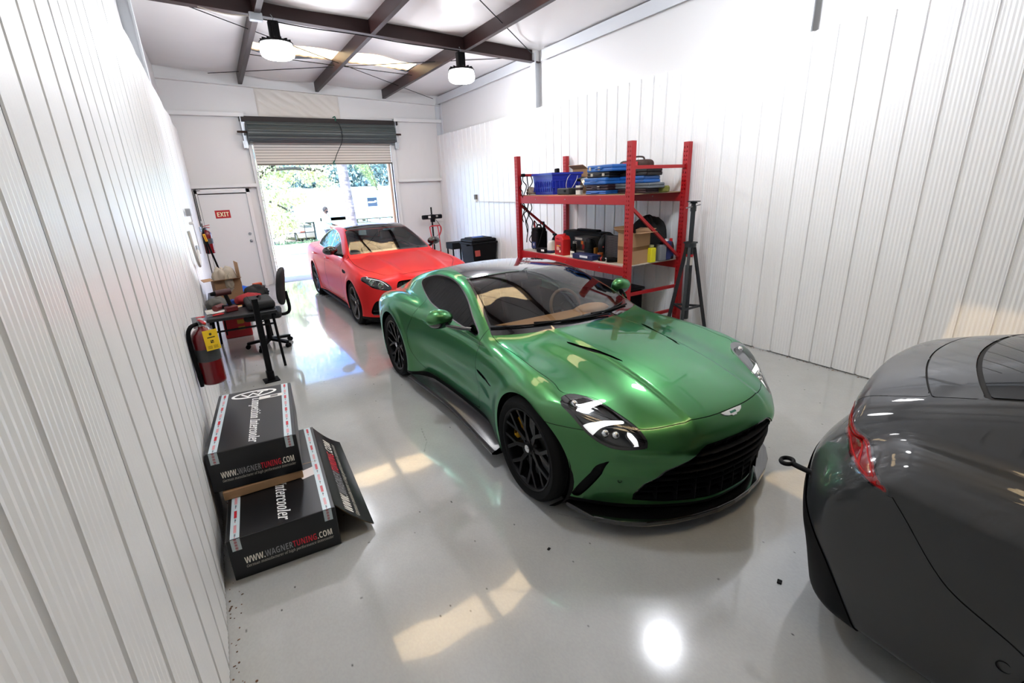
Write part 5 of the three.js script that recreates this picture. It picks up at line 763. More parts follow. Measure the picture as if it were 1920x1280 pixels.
  t = onShelf('crumpled_rag', 'crumpled beige rag at the far end of the upper shelf', 'rag', 4.48, -6.74, R1); { const g = new THREE.SphereGeometry(1, 20, 12), p = g.attributes.position; for (let i = 0; i < p.count; i++) { const v = V(p.getX(i), p.getY(i), p.getZ(i)), k = .75 + .5 * noise2(v.x * 3 + 9, v.y * 3 + v.z * 4); p.setXYZ(i, v.x * .09 * k, Math.max(-.04, v.y * .07 * k) + .045, v.z * .09 * k); } g.computeVertexNormals(); part('cloth', g, std(0x8d7f72, .95), t); }
  t = onShelf('extension_cord_bundle', 'tangled black cords hanging from the far left rack post', 'cable', 4.33, -6.80, 0); for (let k = 0; k < 4; k++) { const pts = []; for (let i = 0; i <= 12; i++) pts.push([-.03 + .05 * k + rr(-.035, .035), 2.16 - i * (.06 + .014 * k), .06 + rr(-.035, .035)]); part('cord', tube(pts, .008, 6), M.black, t); } part('plug', rbox(.05, .05, .06, .01, 0, 2.17, .05), M.black, t); part('plug', rbox(.04, .06, .04, .01, .03, 1.78, .07), M.black, t);
}
{ // lower shelf
  let t = onShelf('battery_charger', 'black battery charger with blue label and jumper clamps', 'charger', 4.48, -6.55, R2, -.1);
  part('body', [rbox(.2, .3, .22, .03, 0, .17, 0), rbox(.18, .07, .2, .03, 0, .33, 0)], M.black, t); part('handle', tube([[0, .34, -.08], [0, .40, -.05], [0, .40, .05], [0, .34, .08]], .014, 8), M.black, t); part('label', box(.004, .1, .11, -.101, .09, .0), std(0x1c3d74, .5), t); part('label_window', box(.004, .04, .03, -.1035, .1, 0), std(0xdcdcdc, .5), t);
  for (const [z, c] of [[-.14, M.red], [.15, M.black]]) part('jumper_clamp', [rbox(.025, .15, .03, .01, 0, .36, z, .3 * Math.sign(z)), rbox(.025, .1, .02, .008, 0, .42, z * 1.15, -.3 * Math.sign(z))], c, t); part('cable', [tube([[0, .4, .05], [-.02, .46, .1], [0, .45, .15], [0, .38, .16], [-.1, .1, .16], [-.1, .03, .12]], .008, 6), tube([[0, .4, -.05], [-.03, .47, -.1], [-.02, .4, -.15]], .008, 6)], M.black, t);
  t = onShelf('flat_gauge_box', 'small black gauge with white print in front of the charger', 'gauge', 4.36, -6.26, R2, .1); part('body', rbox(.12, .07, .22, .015, 0, .035, 0), M.black, t); part('print', box(.004, .03, .07, -.0615, .04, .05), std(0xe8e8e8, .5), t);
  t = onShelf('spray_bottle', 'black trigger spray bottle behind the white tub', 'bottle', 4.84, -6.62, R2); part('body', lathe([[0, 0], [.042, 0], [.045, .01], [.045, .13], [.035, .16], [.016, .18], [.016, .2]], 24), M.black, t); part('trigger', [rbox(.03, .035, .09, .006, 0, .22, .01), box(.012, .05, .012, 0, .19, .045, .3)], M.black, t);
  t = onShelf('white_tub', 'white plastic tub with blue base beside the red jug', 'tub', 4.42, -6.12, R2); part('body', lathe([[.06, .045], [.074, .045], [.066, .15], [.05, .17], [.05, .19], [0, .19]], 28), std(0xd8d5cf, .5), t); part('base_band', lathe([[0, 0], [.075, 0], [.075, .045], [.06, .045]], 28), std(0x1a2a55, .5), t);
  t = onShelf('kraft_paper_pack', 'small tan carton between the spray bottle and the white tub', 'box', 4.62, -6.28, R2, .2); part('body', rbox(.1, .15, .09, .004, 0, .075, 0), std(0x9a7b60, .85), t); part('tape', box(.102, .012, .092, 0, .1, 0), std(0xb79b7c, .6), t);
  t = onShelf('red_jug', 'red oil jug with handle and printed label on the lower shelf', 'jug', 4.41, -5.82, R2, -.05); part('body', extrude([[-.1, 0], [.1, 0], [.1, .22], [.07, .26], [-.05, .28], [-.1, .25]], .12, .012, [[[-.07, .215], [.03, .205], [.03, .23], [-.06, .245]]]).translate(0, .012, -.06).rotateY(-Math.PI / 2), std(new THREE.Color().setRGB(.42, .012, .014), .38), t); part('cap', cyl(.022, .022, .03, 16, 0, .305, .05), M.red, t);
  { const lt = canvasTex(128, 192, (g) => { g.fillStyle = '#8e1114'; g.fillRect(0, 0, 128, 192); g.fillStyle = '#d9a12a'; g.fillRect(16, 60, 90, 14); g.fillStyle = '#2a4d84'; g.fillRect(70, 44, 36, 12); g.fillStyle = '#e9dfcf'; for (let i = 0; i < 6; i++) g.fillRect(16, 84 + i * 10, 50 + (i * 37) % 30, 4); g.fillRect(78, 140, 30, 34); }); part('label', place(new THREE.PlaneGeometry(.15, .17), -.0735, .115, 0, 0, -Math.PI / 2), std(0xffffff, .5, 0, { map: lt }), t); }
  t = onShelf('long_hard_case', 'long black hard case lying behind the red jug', 'case', 4.95, -5.9, R2 + 0, .0); part('body', rbox(.26, .3, .95, .05, 0, .16, 0), M.black, t); part('top_grip', rbox(.1, .04, .5, .02, 0, .32, .05), M.black, t);
  t = onShelf('printed_carton', 'carton printed black, red and orange beside the red jug', 'box', 4.72, -5.62, R2 + .06, -.05); { const ct = canvasTex(256, 160, (g) => { g.fillStyle = '#3b3a3a'; g.fillRect(0, 0, 256, 160); g.fillStyle = '#c9c2b8'; g.fillRect(20, 10, 130, 26); g.fillStyle = '#151515'; g.fillRect(60, 40, 60, 100); g.fillStyle = '#c9641f'; g.fillRect(130, 44, 40, 40); g.fillStyle = '#8e1416'; g.fillRect(150, 84, 40, 60); g.fillStyle = '#d8d0c2'; for (let i = 0; i < 4; i++) g.fillRect(14, 60 + i * 20, 30, 8); }); part('body', rbox(.22, .2, .34, .004, 0, .1, 0), std(0x35332f, .6), t); part('print', place(new THREE.PlaneGeometry(.34, .2), -.1115, .1, 0, 0, -Math.PI / 2), std(0xffffff, .5, 0, { map: ct }), t); }
  t = onShelf('flat_grey_carton', 'flat grey carton under the printed carton', 'box', 4.70, -5.62, R2, 0); part('body', rbox(.28, .058, .4, .004, 0, .029, 0), std(0x8c8b88, .7), t); part('sticker', box(.002, .04, .1, -.141, .03, .1), std(0xdedbd4, .6), t);
  t = onShelf('blue_parts_box', 'flat blue box with white print at the shelf edge', 'box', 4.40, -5.24, R2, .04); part('body', rbox(.18, .07, .42, .006, 0, .035, 0), std(0x14234f, .5), t); part('print', box(.002, .03, .16, -.091, .04, .03), std(0xdfe2e6, .5), t);
  t = onShelf('white_price_card', 'square white card standing beside the flat blue box', 'card', 4.36, -5.52, R2, 0); part('card', box(.006, .085, .09, 0, .0425, 0), std(0xe6e0d2, .7), t); part('print', box(.002, .03, .05, -.004, .045, 0), std(0x99938a, .7), t);
  t = onShelf('engine_part', 'dark turbo housing with hoses in the middle of the lower shelf', 'engine part', 4.72, -5.16, R2); part('housing', [new THREE.TorusGeometry(.11, .055, 14, 28).translate(0, .17, 0), cyl(.08, .09, .16, 20, 0, .17, 0, 0, 0, Math.PI / 2), rbox(.22, .12, .3, .03, .02, .06, .02)], std(0x1b1c1e, .5, .4), t); part('hose', tube([[0, .2, .12], [-.05, .3, .16], [0, .32, .02], [.02, .28, -.14]], .022, 10), M.black, t); part('bracket', [box(.05, .12, .04, -.1, .07, -.14), box(.05, .05, .05, -.1, .04, .16)], std(0x8c5a16, .5, .3), t); part('bolt', cyl(.012, .012, .03, 6, -.12, .16, .05, 0, 0, Math.PI / 2), M.chrome, t);
  t = onShelf('spare_motor', 'second dark motor behind the flat blue box', 'engine part', 4.62, -5.44, R2, .4); part('housing', [cyl(.075, .08, .2, 20, 0, .1, 0), cyl(.05, .06, .06, 16, 0, .22, 0)], std(0x17181a, .45, .5), t); part('cooling_fin', [...Array(5)].map((_, i) => cyl(.088, .088, .006, 20, 0, .04 + i * .03, 0))[2], std(0x202124, .5, .4), t);
  t = onShelf('intercooler', 'grey finned intercooler core standing on the lower shelf', 'intercooler', 4.60, -4.86, R2, .04); for (let i = 0; i < 22; i++) part('fin', box(.1, .006, .27, 0, .02 + i * .0145, 0), std(0x6f7172, .4, .7), t); part('end_tank', rbox(.11, .34, .02, .006, 0, .17, -.145), std(0x3c3e40, .5, .6), t); part('end_tank', rbox(.11, .34, .02, .006, 0, .17, .145), std(0x3c3e40, .5, .6), t); part('core', box(.06, .32, .27, 0, .17, 0), M.black, t);
  for (let i = 0; i < 4; i++) { const h = onShelf('black_hose', ['short black hose upright behind the intercooler, farthest', 'short black hose upright behind the intercooler, second', 'short black hose upright behind the intercooler, third', 'short black hose upright behind the intercooler, nearest'][i], 'hose', 4.90, -5.04 + i * .1, R2, i); part('tube', tube([[0, 0, 0], [.01, .2, .01], [.03, .36 + .03 * (i % 2), .03], [.08, .40 + .03 * (i % 2), .04]], .022, 10), M.black, h); part('collar', cyl(.026, .026, .03, 14, .0, .1, 0), M.steel, h); }
  t = onShelf('moving_carton', 'tall brown cardboard box with open flaps at the near end of the shelf', 'box', 4.60, -4.53, R2, .08); part('body', [box(.004, .4, .26, -.16, .2, 0), box(.004, .4, .26, .16, .2, 0), box(.32, .4, .004, 0, .2, -.13), box(.32, .4, .004, 0, .2, .13), box(.32, .004, .26, 0, .002, 0)], M.card, t); part('flap', box(.10, .004, .26, -.205, .425, 0, 0, 0, -.5), M.card, t); part('flap', box(.13, .004, .26, .22, .415, 0, 0, 0, .2), M.card, t); part('flap', box(.32, .004, .12, 0, .43, -.17, .6), M.card, t); part('flap', box(.32, .004, .12, 0, .40, .185, -.05), M.card, t); part('tape', [box(.001, .05, .262, -.1625, .2, 0), box(.322, .05, .001, 0, .2, .1325)], std(0x7d5733, .4), t); part('contents', [rod([-.05, .2, .02], [-.08, .5, .05], .016, 8), rod([.04, .2, -.02], [.06, .47, -.06], .02, 8)], M.black, t);
  t = onShelf('black_duffel', 'black fabric duffel slumped behind the brown cardboard box', 'bag', 5.09, -4.74, R2, .1); { const g = new THREE.SphereGeometry(1, 28, 18), p = g.attributes.position; for (let i = 0; i < p.count; i++) { const x = p.getX(i), y = p.getY(i), z = p.getZ(i), k = .9 + .25 * noise2(x * 3 + 4, y * 3 + z * 3); p.setXYZ(i, x * .14 * k, Math.max(0, (y + .9) * .28 * k), z * .26 * k); } g.computeVertexNormals(); part('body', g, std(0x0c0c0d, .9), t); } part('strap', tube([[-.08, .46, -.1], [-.05, .56, 0], [-.08, .46, .1]], .014, 6), M.black, t);
  t = onShelf('yellow_bottle', 'bright yellow bottle with clear cap near the rack post', 'bottle', 4.78, -4.40, R2); part('body', rbox(.09, .19, .11, .012, 0, .095, 0), std(new THREE.Color().setRGB(.72, .66, .015), .45), t); part('cap', rbox(.06, .035, .06, .01, 0, .21, 0), std(0x9b9a70, .5), t); part('label', box(.002, .08, .09, -.046, .07, 0), std(0xd8cf3a, .5), t);
  t = onShelf('grey_jug', 'pale grey jug behind the yellow bottle', 'jug', 4.95, -4.38, R2); part('body', rbox(.12, .22, .1, .02, 0, .11, 0), std(0x77797e, .5), t); part('cap', cyl(.025, .025, .03, 14, 0, .235, 0), M.black, t);
  t = onShelf('blue_jug', 'navy blue jug between the grey jug and the red capped bottle', 'jug', 5.07, -4.40, R2); part('body', rbox(.12, .25, .1, .02, 0, .125, 0), std(0x10255c, .45), t); part('cap', cyl(.022, .022, .03, 14, 0, .265, 0), std(0xd8d8d8, .5), t);
  t = onShelf('red_cap_bottle', 'dark bottle with red cap and blue label at the rear post', 'bottle', 5.18, -4.42, R2); part('body', lathe([[0, 0], [.045, 0], [.047, .01], [.047, .17], [.03, .22], [.018, .24], [0, .24]], 24), std(0x1c1114, .3), t); part('label', cyl(.0475, .0475, .08, 24, 0, .08, 0), std(0x27407a, .5), t); part('cap', cyl(.02, .022, .04, 16, 0, .255, 0), M.red, t);
  t = onShelf('small_pump', 'small chrome and black pump lying by the near rack post', 'pump', 4.40, -4.92, R2, .3); part('body', cyl(.03, .03, .09, 16, 0, .03, 0, Math.PI / 2), M.black, t); part('fitting', cyl(.012, .012, .05, 10, 0, .04, .06, Math.PI / 2), M.chrome, t); part('band', cyl(.031, .031, .015, 16, 0, .03, .0, Math.PI / 2), M.red, t);
  t = onShelf('oil_filter', 'small orange oil filter beside the dark turbo housing', 'filter', 4.50, -5.07, R2); part('can', cyl(.04, .04, .09, 20, 0, .045, 0), std(0x9a4a12, .45), t); part('base_ring', cyl(.042, .042, .012, 20, 0, .006, 0), M.steel, t);
  t = onShelf('aerosol_can', 'black aerosol can standing between the cartons and the turbo', 'can', 4.48, -5.63, R2); part('body', lathe([[0, 0], [.031, 0], [.033, .006], [.033, .16], [.024, .175], [.012, .18]], 20), M.black, t); part('cap', cyl(.018, .02, .035, 16, 0, .195, 0), std(0x8a8a88, .5), t);
  t = onShelf('grinder', 'dark angle grinder lying on the shelf edge by the pump', 'tool', 4.44, -4.72, R2, .8); part('body', cyl(.028, .034, .2, 14, 0, .036, 0, Math.PI / 2), M.black, t); part('gear_head', rbox(.06, .06, .07, .015, 0, .036, .12), M.steel, t); part('disc_guard', cyl(.055, .055, .015, 20, 0, .012, .14), std(0x2a2a2c, .4, .5), t);
  t = onShelf('floor_tote', 'large black tote on the floor beneath the rack', 'tote', 4.85, -5.45, 0); part('tub', [rbox(.6, .5, 1.2, .03, 0, .25, 0)], M.black, t); part('lid', rbox(.64, .04, 1.25, .015, 0, .52, 0), std(0x17181a, .5), t);
  t = onShelf('floor_jack_box', 'dark carton with red corner on the floor under the rack', 'box', 4.72, -6.45, 0); part('body', rbox(.5, .45, .5, .01, 0, .225, 0), std(0x1d1a1b, .7), t); part('corner_print', box(.004, .1, .14, -.252, .34, .12), M.red, t);
}
{ // tall tripod stand in front of the rack
  const t = thing('tripod_jack_stand', 'tall dark grey tripod jack stand with a T handle by the rack', 'jack stand', [5.03, 0, -3.98]), m = std(0x24272a, .45);
  part('inner_screw', [cyl(.028, .028, .5, 16, 0, 1.48, 0), cyl(.036, .036, .06, 16, 0, 1.66, 0)], m, t); part('saddle', [cyl(.03, .05, .02, 16, 0, 1.735, 0), box(.11, .012, .11, 0, 1.748, 0)], m, t); part('outer_tube', cyl(.042, .042, 1.0, 20, 0, .76, 0), m, t); part('handle_bar', rod([-.19, 1.68, .05], [.19, 1.70, -.05], .008, 8), M.steel, t); part('collar', [cyl(.07, .07, .05, 20, 0, 1.22, 0), box(.12, .02, .12, 0, 1.25, 0)], m, t);
  for (let k = 0; k < 3; k++) { const a = k / 3 * 6.283 + .5, c = Math.cos(a), s = Math.sin(a); part('leg', bar([c * .05, 1.2, s * .05], [c * .30, .012, s * .30], .035, .035), m, t); part('foot', box(.07, .012, .07, c * .30, .006, s * .30), m, t); const b = (k + 1) / 3 * 6.283 + .5; part('brace', bar([c * .19, .42, s * .19], [Math.cos(b) * .19, .42, Math.sin(b) * .19], .02, .025), m, t); }
  part('warning_label', cyl(.0435, .0435, .1, 20, 0, 1.02, 0), std(0xc9c5bd, .6), t); part('red_label', cyl(.0437, .0437, .03, 20, 0, 1.09, 0), M.red, t);
}
{ // trash bin, curing lamp, hand truck and bench at the far right
  let t = thing('trash_bin', 'black plastic trash bin with a blue slot in its lid', 'bin', [4.97, 0, -9.72], .05); const bl = M.black;
  part('body', (() => { const g = new THREE.CylinderGeometry(.46, .37, .82, 4, 1); g.rotateY(Math.PI / 4); g.translate(0, .41, 0); const q = g.toNonIndexed(); q.computeVertexNormals(); q.scale(.98, 1, .86); return q; })(), bl, t); part('rim', rbox(.68, .05, .60, .02, 0, .83, 0), bl, t); part('lid', [rbox(.64, .07, .56, .03, 0, .885, 0), rbox(.5, .04, .42, .02, 0, .925, 0)], bl, t); part('lid_slot', rbox(.26, .02, .12, .008, -.02, .945, .0), std(new THREE.Color().setRGB(.005, .09, .42), .45), t); part('sticker', box(.13, .13, .004, -.2, .62, .285, -.1), std(0x9c3d33, .6), t); part('handle', box(.12, .03, .03, -.33, .80, .12), bl, t);
  t = thing('curing_lamp', 'black infrared curing lamp bar on a stand in the far right corner', 'lamp', [4.86, 0, -12.15], .1); part('lamp_bar', rbox(.58, .11, .1, .03, 0, 1.32, .03), M.black, t); part('bracket', rbox(.1, .2, .1, .015, .04, 1.28, -.02), M.black, t); part('pole', [cyl(.02, .02, 1.55, 12, .04, .79, -.06)], M.black, t); part('base', [box(.5, .03, .04, .04, .03, -.06), box(.04, .03, .4, .04, .03, -.0)], M.black, t); part('label', box(.07, .06, .004, -.1, 1.325, .082), std(0xd8d6cf, .6), t); part('label', box(.06, .05, .004, .12, 1.335, .082), std(0x9a948c, .6), t); part('cable', tube([[.1, 1.27, -.02], [.22, 1.1, .0], [.2, .92, .05], [.08, .8, .04]], .006, 6), M.black, t);
  t = thing('hand_truck', 'red tubular hand truck standing behind the red sedan', 'hand truck', [4.80, 0, -11.85]); const rd = std(new THREE.Color().setRGB(.5, .01, .015), .35); part('frame', [tube([[-.13, .1, .1], [-.13, .8, .05], [-.13, 1.06, 0], [-.10, 1.1, 0], [.06, 1.1, 0], [.09, 1.06, 0], [.09, .8, .05], [.09, .1, .1]], .015, 8, false, 60)], rd, t); part('cross_bar', rod([-.13, .78, .05], [.09, .78, .05], .014, 8), rd, t); part('cross_bar', rod([-.13, .45, .08], [.09, .45, .08], .014, 8), rd, t); part('hand_loop', tube([[.06, 1.1, 0], [.16, 1.1, -.02], [.2, 1.02, -.03], [.15, .9, -.0], [.09, .84, .04]], .014, 8), rd, t); part('toe_plate', box(.3, .012, .2, -.02, .012, .2), rd, t); for (const s of [-1, 1]) part('wheel', cyl(.11, .11, .05, 24, -.02 + s * .19, .11, .08, 0, 0, Math.PI / 2), M.rubber, t);
  t = thing('tool_bench', 'small black bench in the far right corner', 'bench', [5.14, 0, -11.3]); part('top', rbox(.42, .16, .4, .01, 0, .62, 0), M.black, t); for (const sx of [-1, 1]) for (const sz of [-1, 1]) part('leg', box(.03, .54, .03, sx * .18, .27, sz * .17), M.black, t);
  t = thing('wall_outlet', 'small grey outlet box on the right wall above the trash bin', 'outlet', [XR - .03, 1.76, -10.42]); part('box', rbox(.05, .11, .08, .005, 0, .04, 0), std(0x6b665c, .6), t); part('connector', rbox(.05, .06, .05, .005, 0, -.05, .02), std(0xd6d3cc, .5), t); part('conduit', [cyl(.011, .011, 3.3, 10, .012, -.06, 1.7, Math.PI / 2)], std(0xdcdad4, .5), t);
}

// ---------- left side: boxes, table, chair, extinguishers, small things ----------
const ink = std(new THREE.Color().setRGB(.007, .007, .008), .36), inkMap = (map) => std(0xffffff, .34, 0, { map });
function adText(g, w, h, y, x0, x1, tag_) {   // the printed web address, condensed bold, in four colours
  const parts = [['WWW.', '#fbf7ea'], ['WAGNER', '#8b8b8e'], ['TUNING', '#e01f38'], ['.COM', '#fbf7ea']], fs = h; g.font = `bold ${fs}px sans-serif`; g.textBaseline = 'alphabetic'; g.textAlign = 'left';
  const total = parts.reduce((s, p) => s + g.measureText(p[0]).width, 0), k = (x1 - x0) / total; g.save(); g.translate(x0, y); g.scale(k, 1); let x = 0; for (const [s, c] of parts) { g.fillStyle = c; g.fillText(s, x, 0); x += g.measureText(s).width; } g.restore();
  g.font = `italic ${fs * .42}px serif`; g.fillStyle = '#cfcabd'; const l = 'German manufacturer of high performance intercooler', m = g.measureText(l).width; g.save(); g.translate(x0, y + fs * .48); g.scale((x1 - x0) / m, 1); g.fillText(l, 0, 0); g.restore(); void w; void tag_;
}
const frontTex = (fy, fs) => canvasTex(1024, 512, (g) => { g.fillStyle = '#0d0d0f'; g.fillRect(0, 0, 1024, 512); adText(g, 1024, fs, 512 * fy, 110, 965); });
const tapeTex = canvasTex(64, 1024, (g) => { g.fillStyle = '#bccbd0'; g.fillRect(0, 0, 64, 1024); for (let i = 0; i < 8; i++) { const y = i * 128; g.fillStyle = i % 2 ? '#c98f93' : '#b8202c'; g.fillRect(22, y + 18, 20, 66); g.fillStyle = '#333a44'; g.fillRect(26, y + 92, 12, 5); g.beginPath(); g.arc(32, y + 106, 6, 0, 7); g.fill(); g.fillStyle = '#b8202c'; g.fillRect(28, y + 116, 6, 8); } });
const tapeMat = std(0xffffff, .3, 0, { map: tapeTex });
const topTex = canvasTex(512, 1024, (g) => {   // canvas top is the far end of the box
  g.fillStyle = '#101012'; g.fillRect(0, 0, 512, 1024); g.strokeStyle = '#efefec'; g.lineWidth = 22; g.beginPath(); g.ellipse(250, 105, 150, 62, 0, 0, 7); g.stroke(); g.lineWidth = 16; g.beginPath(); g.moveTo(160, 80); g.lineTo(205, 140); g.lineTo(240, 85); g.lineTo(280, 140); g.lineTo(310, 80); g.moveTo(270, 75); g.lineTo(350, 75); g.stroke();
  g.save(); g.translate(238, 195); g.rotate(Math.PI / 2); g.fillStyle = '#efefec'; g.transform(1, 0, -.25, 1, 0, 0); g.font = 'italic bold 76px serif'; const s = 'Competition Intercooler', m = g.measureText(s).width; g.scale(790 / m, 1.1); g.fillText(s, 0, 0); g.restore();
});
function adBox(name, label, w, h, d, pos, turn, tilt, fy, fs) {
  const t = thing(name, label, 'box', pos, turn); t.rotation.order = 'YXZ'; t.rotation.x = tilt;
  part('carton', rbox(w, h, d, .006, 0, h / 2, -d / 2), ink, t); const e = .0008;
  part('front_print', place(new THREE.PlaneGeometry(w - .012, h - .012), 0, h / 2, e), inkMap(frontTex(fy, fs)), t);
  part('top_print', place(new THREE.PlaneGeometry(w - .012, d - .012), 0, h + e, -d / 2, -Math.PI / 2), inkMap(topTex), t);
  for (const s of [-1, 1]) { part('tape', place(new THREE.PlaneGeometry(.046, d - .01), s * (w / 2 - .045), h + .0016, -d / 2, -Math.PI / 2), tapeMat, t); part('tape_end', place(new THREE.PlaneGeometry(.046, .075), s * (w / 2 - .045), h - .036, .0016), tapeMat, t); }
  return t;
}
{
  const lower = adBox('shipping_box', 'black shipping box with open side flap at the bottom of the pile', .565, .265, 1.15, [-.025, 0, -2.575], -.055, 0, .66, 116);
  part('rear_seam', box(.5, .001, .004, 0, .2662, -.6), M.card, lower);
  const fl = part('side_flap', grid(14, 14, (u, v) => { const z = lerp(-.03, -1.12, u), b = .045 * Math.sin(Math.PI * u), x = .283 + v * (.205 - .03 * u) , y = .265 - v * (.225 - .045 * u) - b * v * (1 - v) * 2 - .02 * Math.sin(v * 3.1); return [x, y, z]; }), inkMap(canvasTex(1024, 256, (g) => { g.fillStyle = '#1b1b1d'; g.fillRect(0, 0, 1024, 256); g.save(); g.translate(0, 256); g.scale(1, -1); adText(g, 1024, 84, 130, 40, 940); g.restore(); })), lower); void fl;
  part('flap_back', grid(14, 14, (u, v) => { const z = lerp(-.03, -1.12, u), b = .045 * Math.sin(Math.PI * u); return [.283 + v * (.205 - .03 * u) - .004, .265 - v * (.225 - .045 * u) - b * v * (1 - v) * 2 - .02 * Math.sin(v * 3.1) - .003, z]; }), M.card, lower);
  part('shipping_label', place(new THREE.PlaneGeometry(.11, .1), .18, .2664, -.47, -Math.PI / 2, 0, .3), std(0xd9cfcb, .5), lower);
  const mid = thing('flattened_carton', 'brown cardboard carton squashed between the two black boxes', 'box', [-.075, .2675, -3.0], -.02); part('carton', rbox(.45, .058, .95, .006, 0, .029, -.47), M.card, mid);
  const up = adBox('shipping_box', 'black shipping box with printed top lying on the pile', .50, .262, .96, [-.095, .327, -3.0], -.09, 0, .68, 116);
  part('shipping_label', place(new THREE.PlaneGeometry(.16, .055), .11, .2642, -.74, -Math.PI / 2), std(0xdad6d0, .5), up); part('barcode', place(new THREE.PlaneGeometry(.05, .03), .13, .2647, -.74, -Math.PI / 2), std(0x6b6966, .6), up);
}
{ // folding table with its clutter
  const TX = .03, TZ0 = -6.08, TZ1 = -7.9, TY = .74, t = thing('folding_table', 'black folding work table along the left wall', 'table', [TX, 0, (TZ0 + TZ1) / 2]);
  const L = TZ0 - TZ1; part('table_top', rbox(.72, .04, L, .012, 0, TY - .02, 0), std(0x0d0e10, .42), t); part('apron', [box(.02, .04, L - .1, .33, TY - .06, 0), box(.02, .04, L - .1, -.33, TY - .06, 0)], M.black, t);
  for (const sx of [-1, 1]) for (const sz of [-1, 1]) part('leg', rod([sx * .31, TY - .06, sz * (L / 2 - .16)], [sx * .335, 0, sz * (L / 2 - .12)], .016, 10), M.black, t); for (const sz of [-1, 1]) { part('cross_bar', rod([-.31, .55, sz * (L / 2 - .15)], [.31, .55, sz * (L / 2 - .15)], .012, 8), M.black, t); part('brace', rod([-.2, TY - .06, sz * (L / 2 - .5)], [-.2, .5, sz * (L / 2 - .15)], .01, 6), M.black, t); }
  let o = thing('steel_post', 'thick black square steel post standing in front of the table', 'post', [.165, 0, -5.76], .1); part('tube', rbox(.06, .95, .06, .006, 0, .485, 0), M.black, o); part('sleeve', rbox(.075, .12, .075, .006, 0, .06, 0), M.black, o); part('foot', box(.16, .012, .16, 0, .006, 0), M.black, o);
  const on = (n, l, c, x, z, turn = 0, y = TY) => thing(n, l, c, [x, y, z], turn);
  o = on('open_carton', 'dark brown cardboard box with open flaps on the table', 'box', -.07, -7.15, .15); part('body', [box(.30, .28, .006, 0, .14, .12), box(.30, .28, .006, 0, .14, -.12), box(.006, .28, .24, -.15, .14, 0), box(.006, .28, .24, .15, .14, 0), box(.3, .006, .24, 0, .003, 0)], M.cardDark, o); part('flap', box(.11, .005, .24, -.205, .285, 0, 0, 0, .05), M.card, o); part('flap', box(.006, .2, .24, .155, .38, 0), M.card, o); part('flap', box(.3, .005, .1, 0, .29, .17, -.2), M.cardDark, o); part('label', place(new THREE.PlaneGeometry(.06, .06), .02, .16, .1235, 0, 0, .78), std(0x8e8478, .6), o);
  const lump = (parent, name, rx, ry, rz, mat, x = 0, y = 0, z = 0, sd = 1) => { const g = new THREE.SphereGeometry(1, 26, 18), p = g.attributes.position; for (let i = 0; i < p.count; i++) { const v = V(p.getX(i), p.getY(i), p.getZ(i)), k = .72 + .55 * noise2(v.x * 2.6 + sd * 7, v.y * 2.6 + v.z * 3.1 + sd); p.setXYZ(i, v.x * rx * k + x, Math.max(y, (v.y * k + .55) * ry + y), v.z * rz * k + z); } g.computeVertexNormals(); return part(name, g, mat, parent); };
  o = on('beige_hoodie', 'beige cloth draped out of the open cardboard box', 'cloth', -.08, -7.15, .2, TY + .05); lump(o, 'cloth', .13, .2, .12, std(0xa79c8c, .95), 0, .08, 0, 2); lump(o, 'sleeve', .05, .12, .05, std(0x9c917f, .95), .02, .12, .12, 3);
  o = on('grey_cloth', 'crumpled grey cloth near the wall on the table', 'cloth', -.22, -6.72); lump(o, 'cloth', .11, .08, .13, std(0x55534e, .95), 0, 0, 0, 4);
  o = on('red_cloth', 'crumpled red shop cloth in the middle of the table', 'cloth', .14, -6.78); lump(o, 'cloth', .15, .07, .13, std(0x8c1e22, .95), 0, 0, 0, 5);
  o = on('blue_cloth', 'bright blue shop cloth at the back of the table', 'cloth', .08, -7.45); lump(o, 'cloth', .12, .07, .12, std(0x0a4fae, .9), 0, 0, 0, 6);
  o = on('black_tool_bag', 'flat black tool bag at the front edge of the table', 'bag', .23, -6.42, .05); part('body', rbox(.3, .1, .5, .04, 0, .05, 0), std(0x08080a, .75), o); part('zip', box(.004, .006, .46, -.1, .101, 0), M.rubber, o); part('handle', tube([[0, .1, -.12], [.02, .13, 0], [0, .1, .12]], .01, 6), M.black, o);
  o = on('cordless_drill', 'dark red and black cordless drill standing on the table', 'drill', -.12, -6.36, .3); part('motor_housing', [cyl(.035, .038, .16, 16, 0, .235, 0, 0, 0, Math.PI / 2)], std(0x3a0a0c, .5), o); part('chuck', cyl(.018, .03, .06, 14, -.1, .235, 0, 0, 0, Math.PI / 2), M.black, o); part('grip', rod([.02, .21, 0], [.05, .07, 0], .022, 12, .024), M.black, o); part('battery', rbox(.13, .06, .08, .01, .05, .03, 0), std(0x5c1013, .5), o);
  o = on('impact_driver', 'dark impact driver lying behind the drill', 'drill', -.2, -6.5, 1.0); part('motor_housing', cyl(.035, .035, .14, 16, 0, .04, 0, 0, 0, Math.PI / 2), std(0x5c1013, .5), o); part('grip', rod([.03, .04, 0], [.05, .03, .13], .022, 12), M.black, o); part('battery', rbox(.08, .06, .05, .01, .05, .03, .15), M.black, o);
  o = on('paper_stack', 'white papers by the left edge of the table', 'paper', -.25, -6.5, .1); part('sheet', box(.18, .004, .26, 0, .002, 0), std(0xc8c5bd, .8), o); part('sheet', box(.17, .004, .25, .02, .006, .02, 0, .2), std(0xd6d3cb, .8), o);
  o = on('blue_glove_box', 'small dark blue box beside the papers', 'box', -.08, -6.82, .3); part('body', rbox(.13, .05, .1, .005, 0, .025, 0), std(0x143d8a, .5), o); part('slot', box(.06, .002, .03, 0, .051, 0), M.black, o);
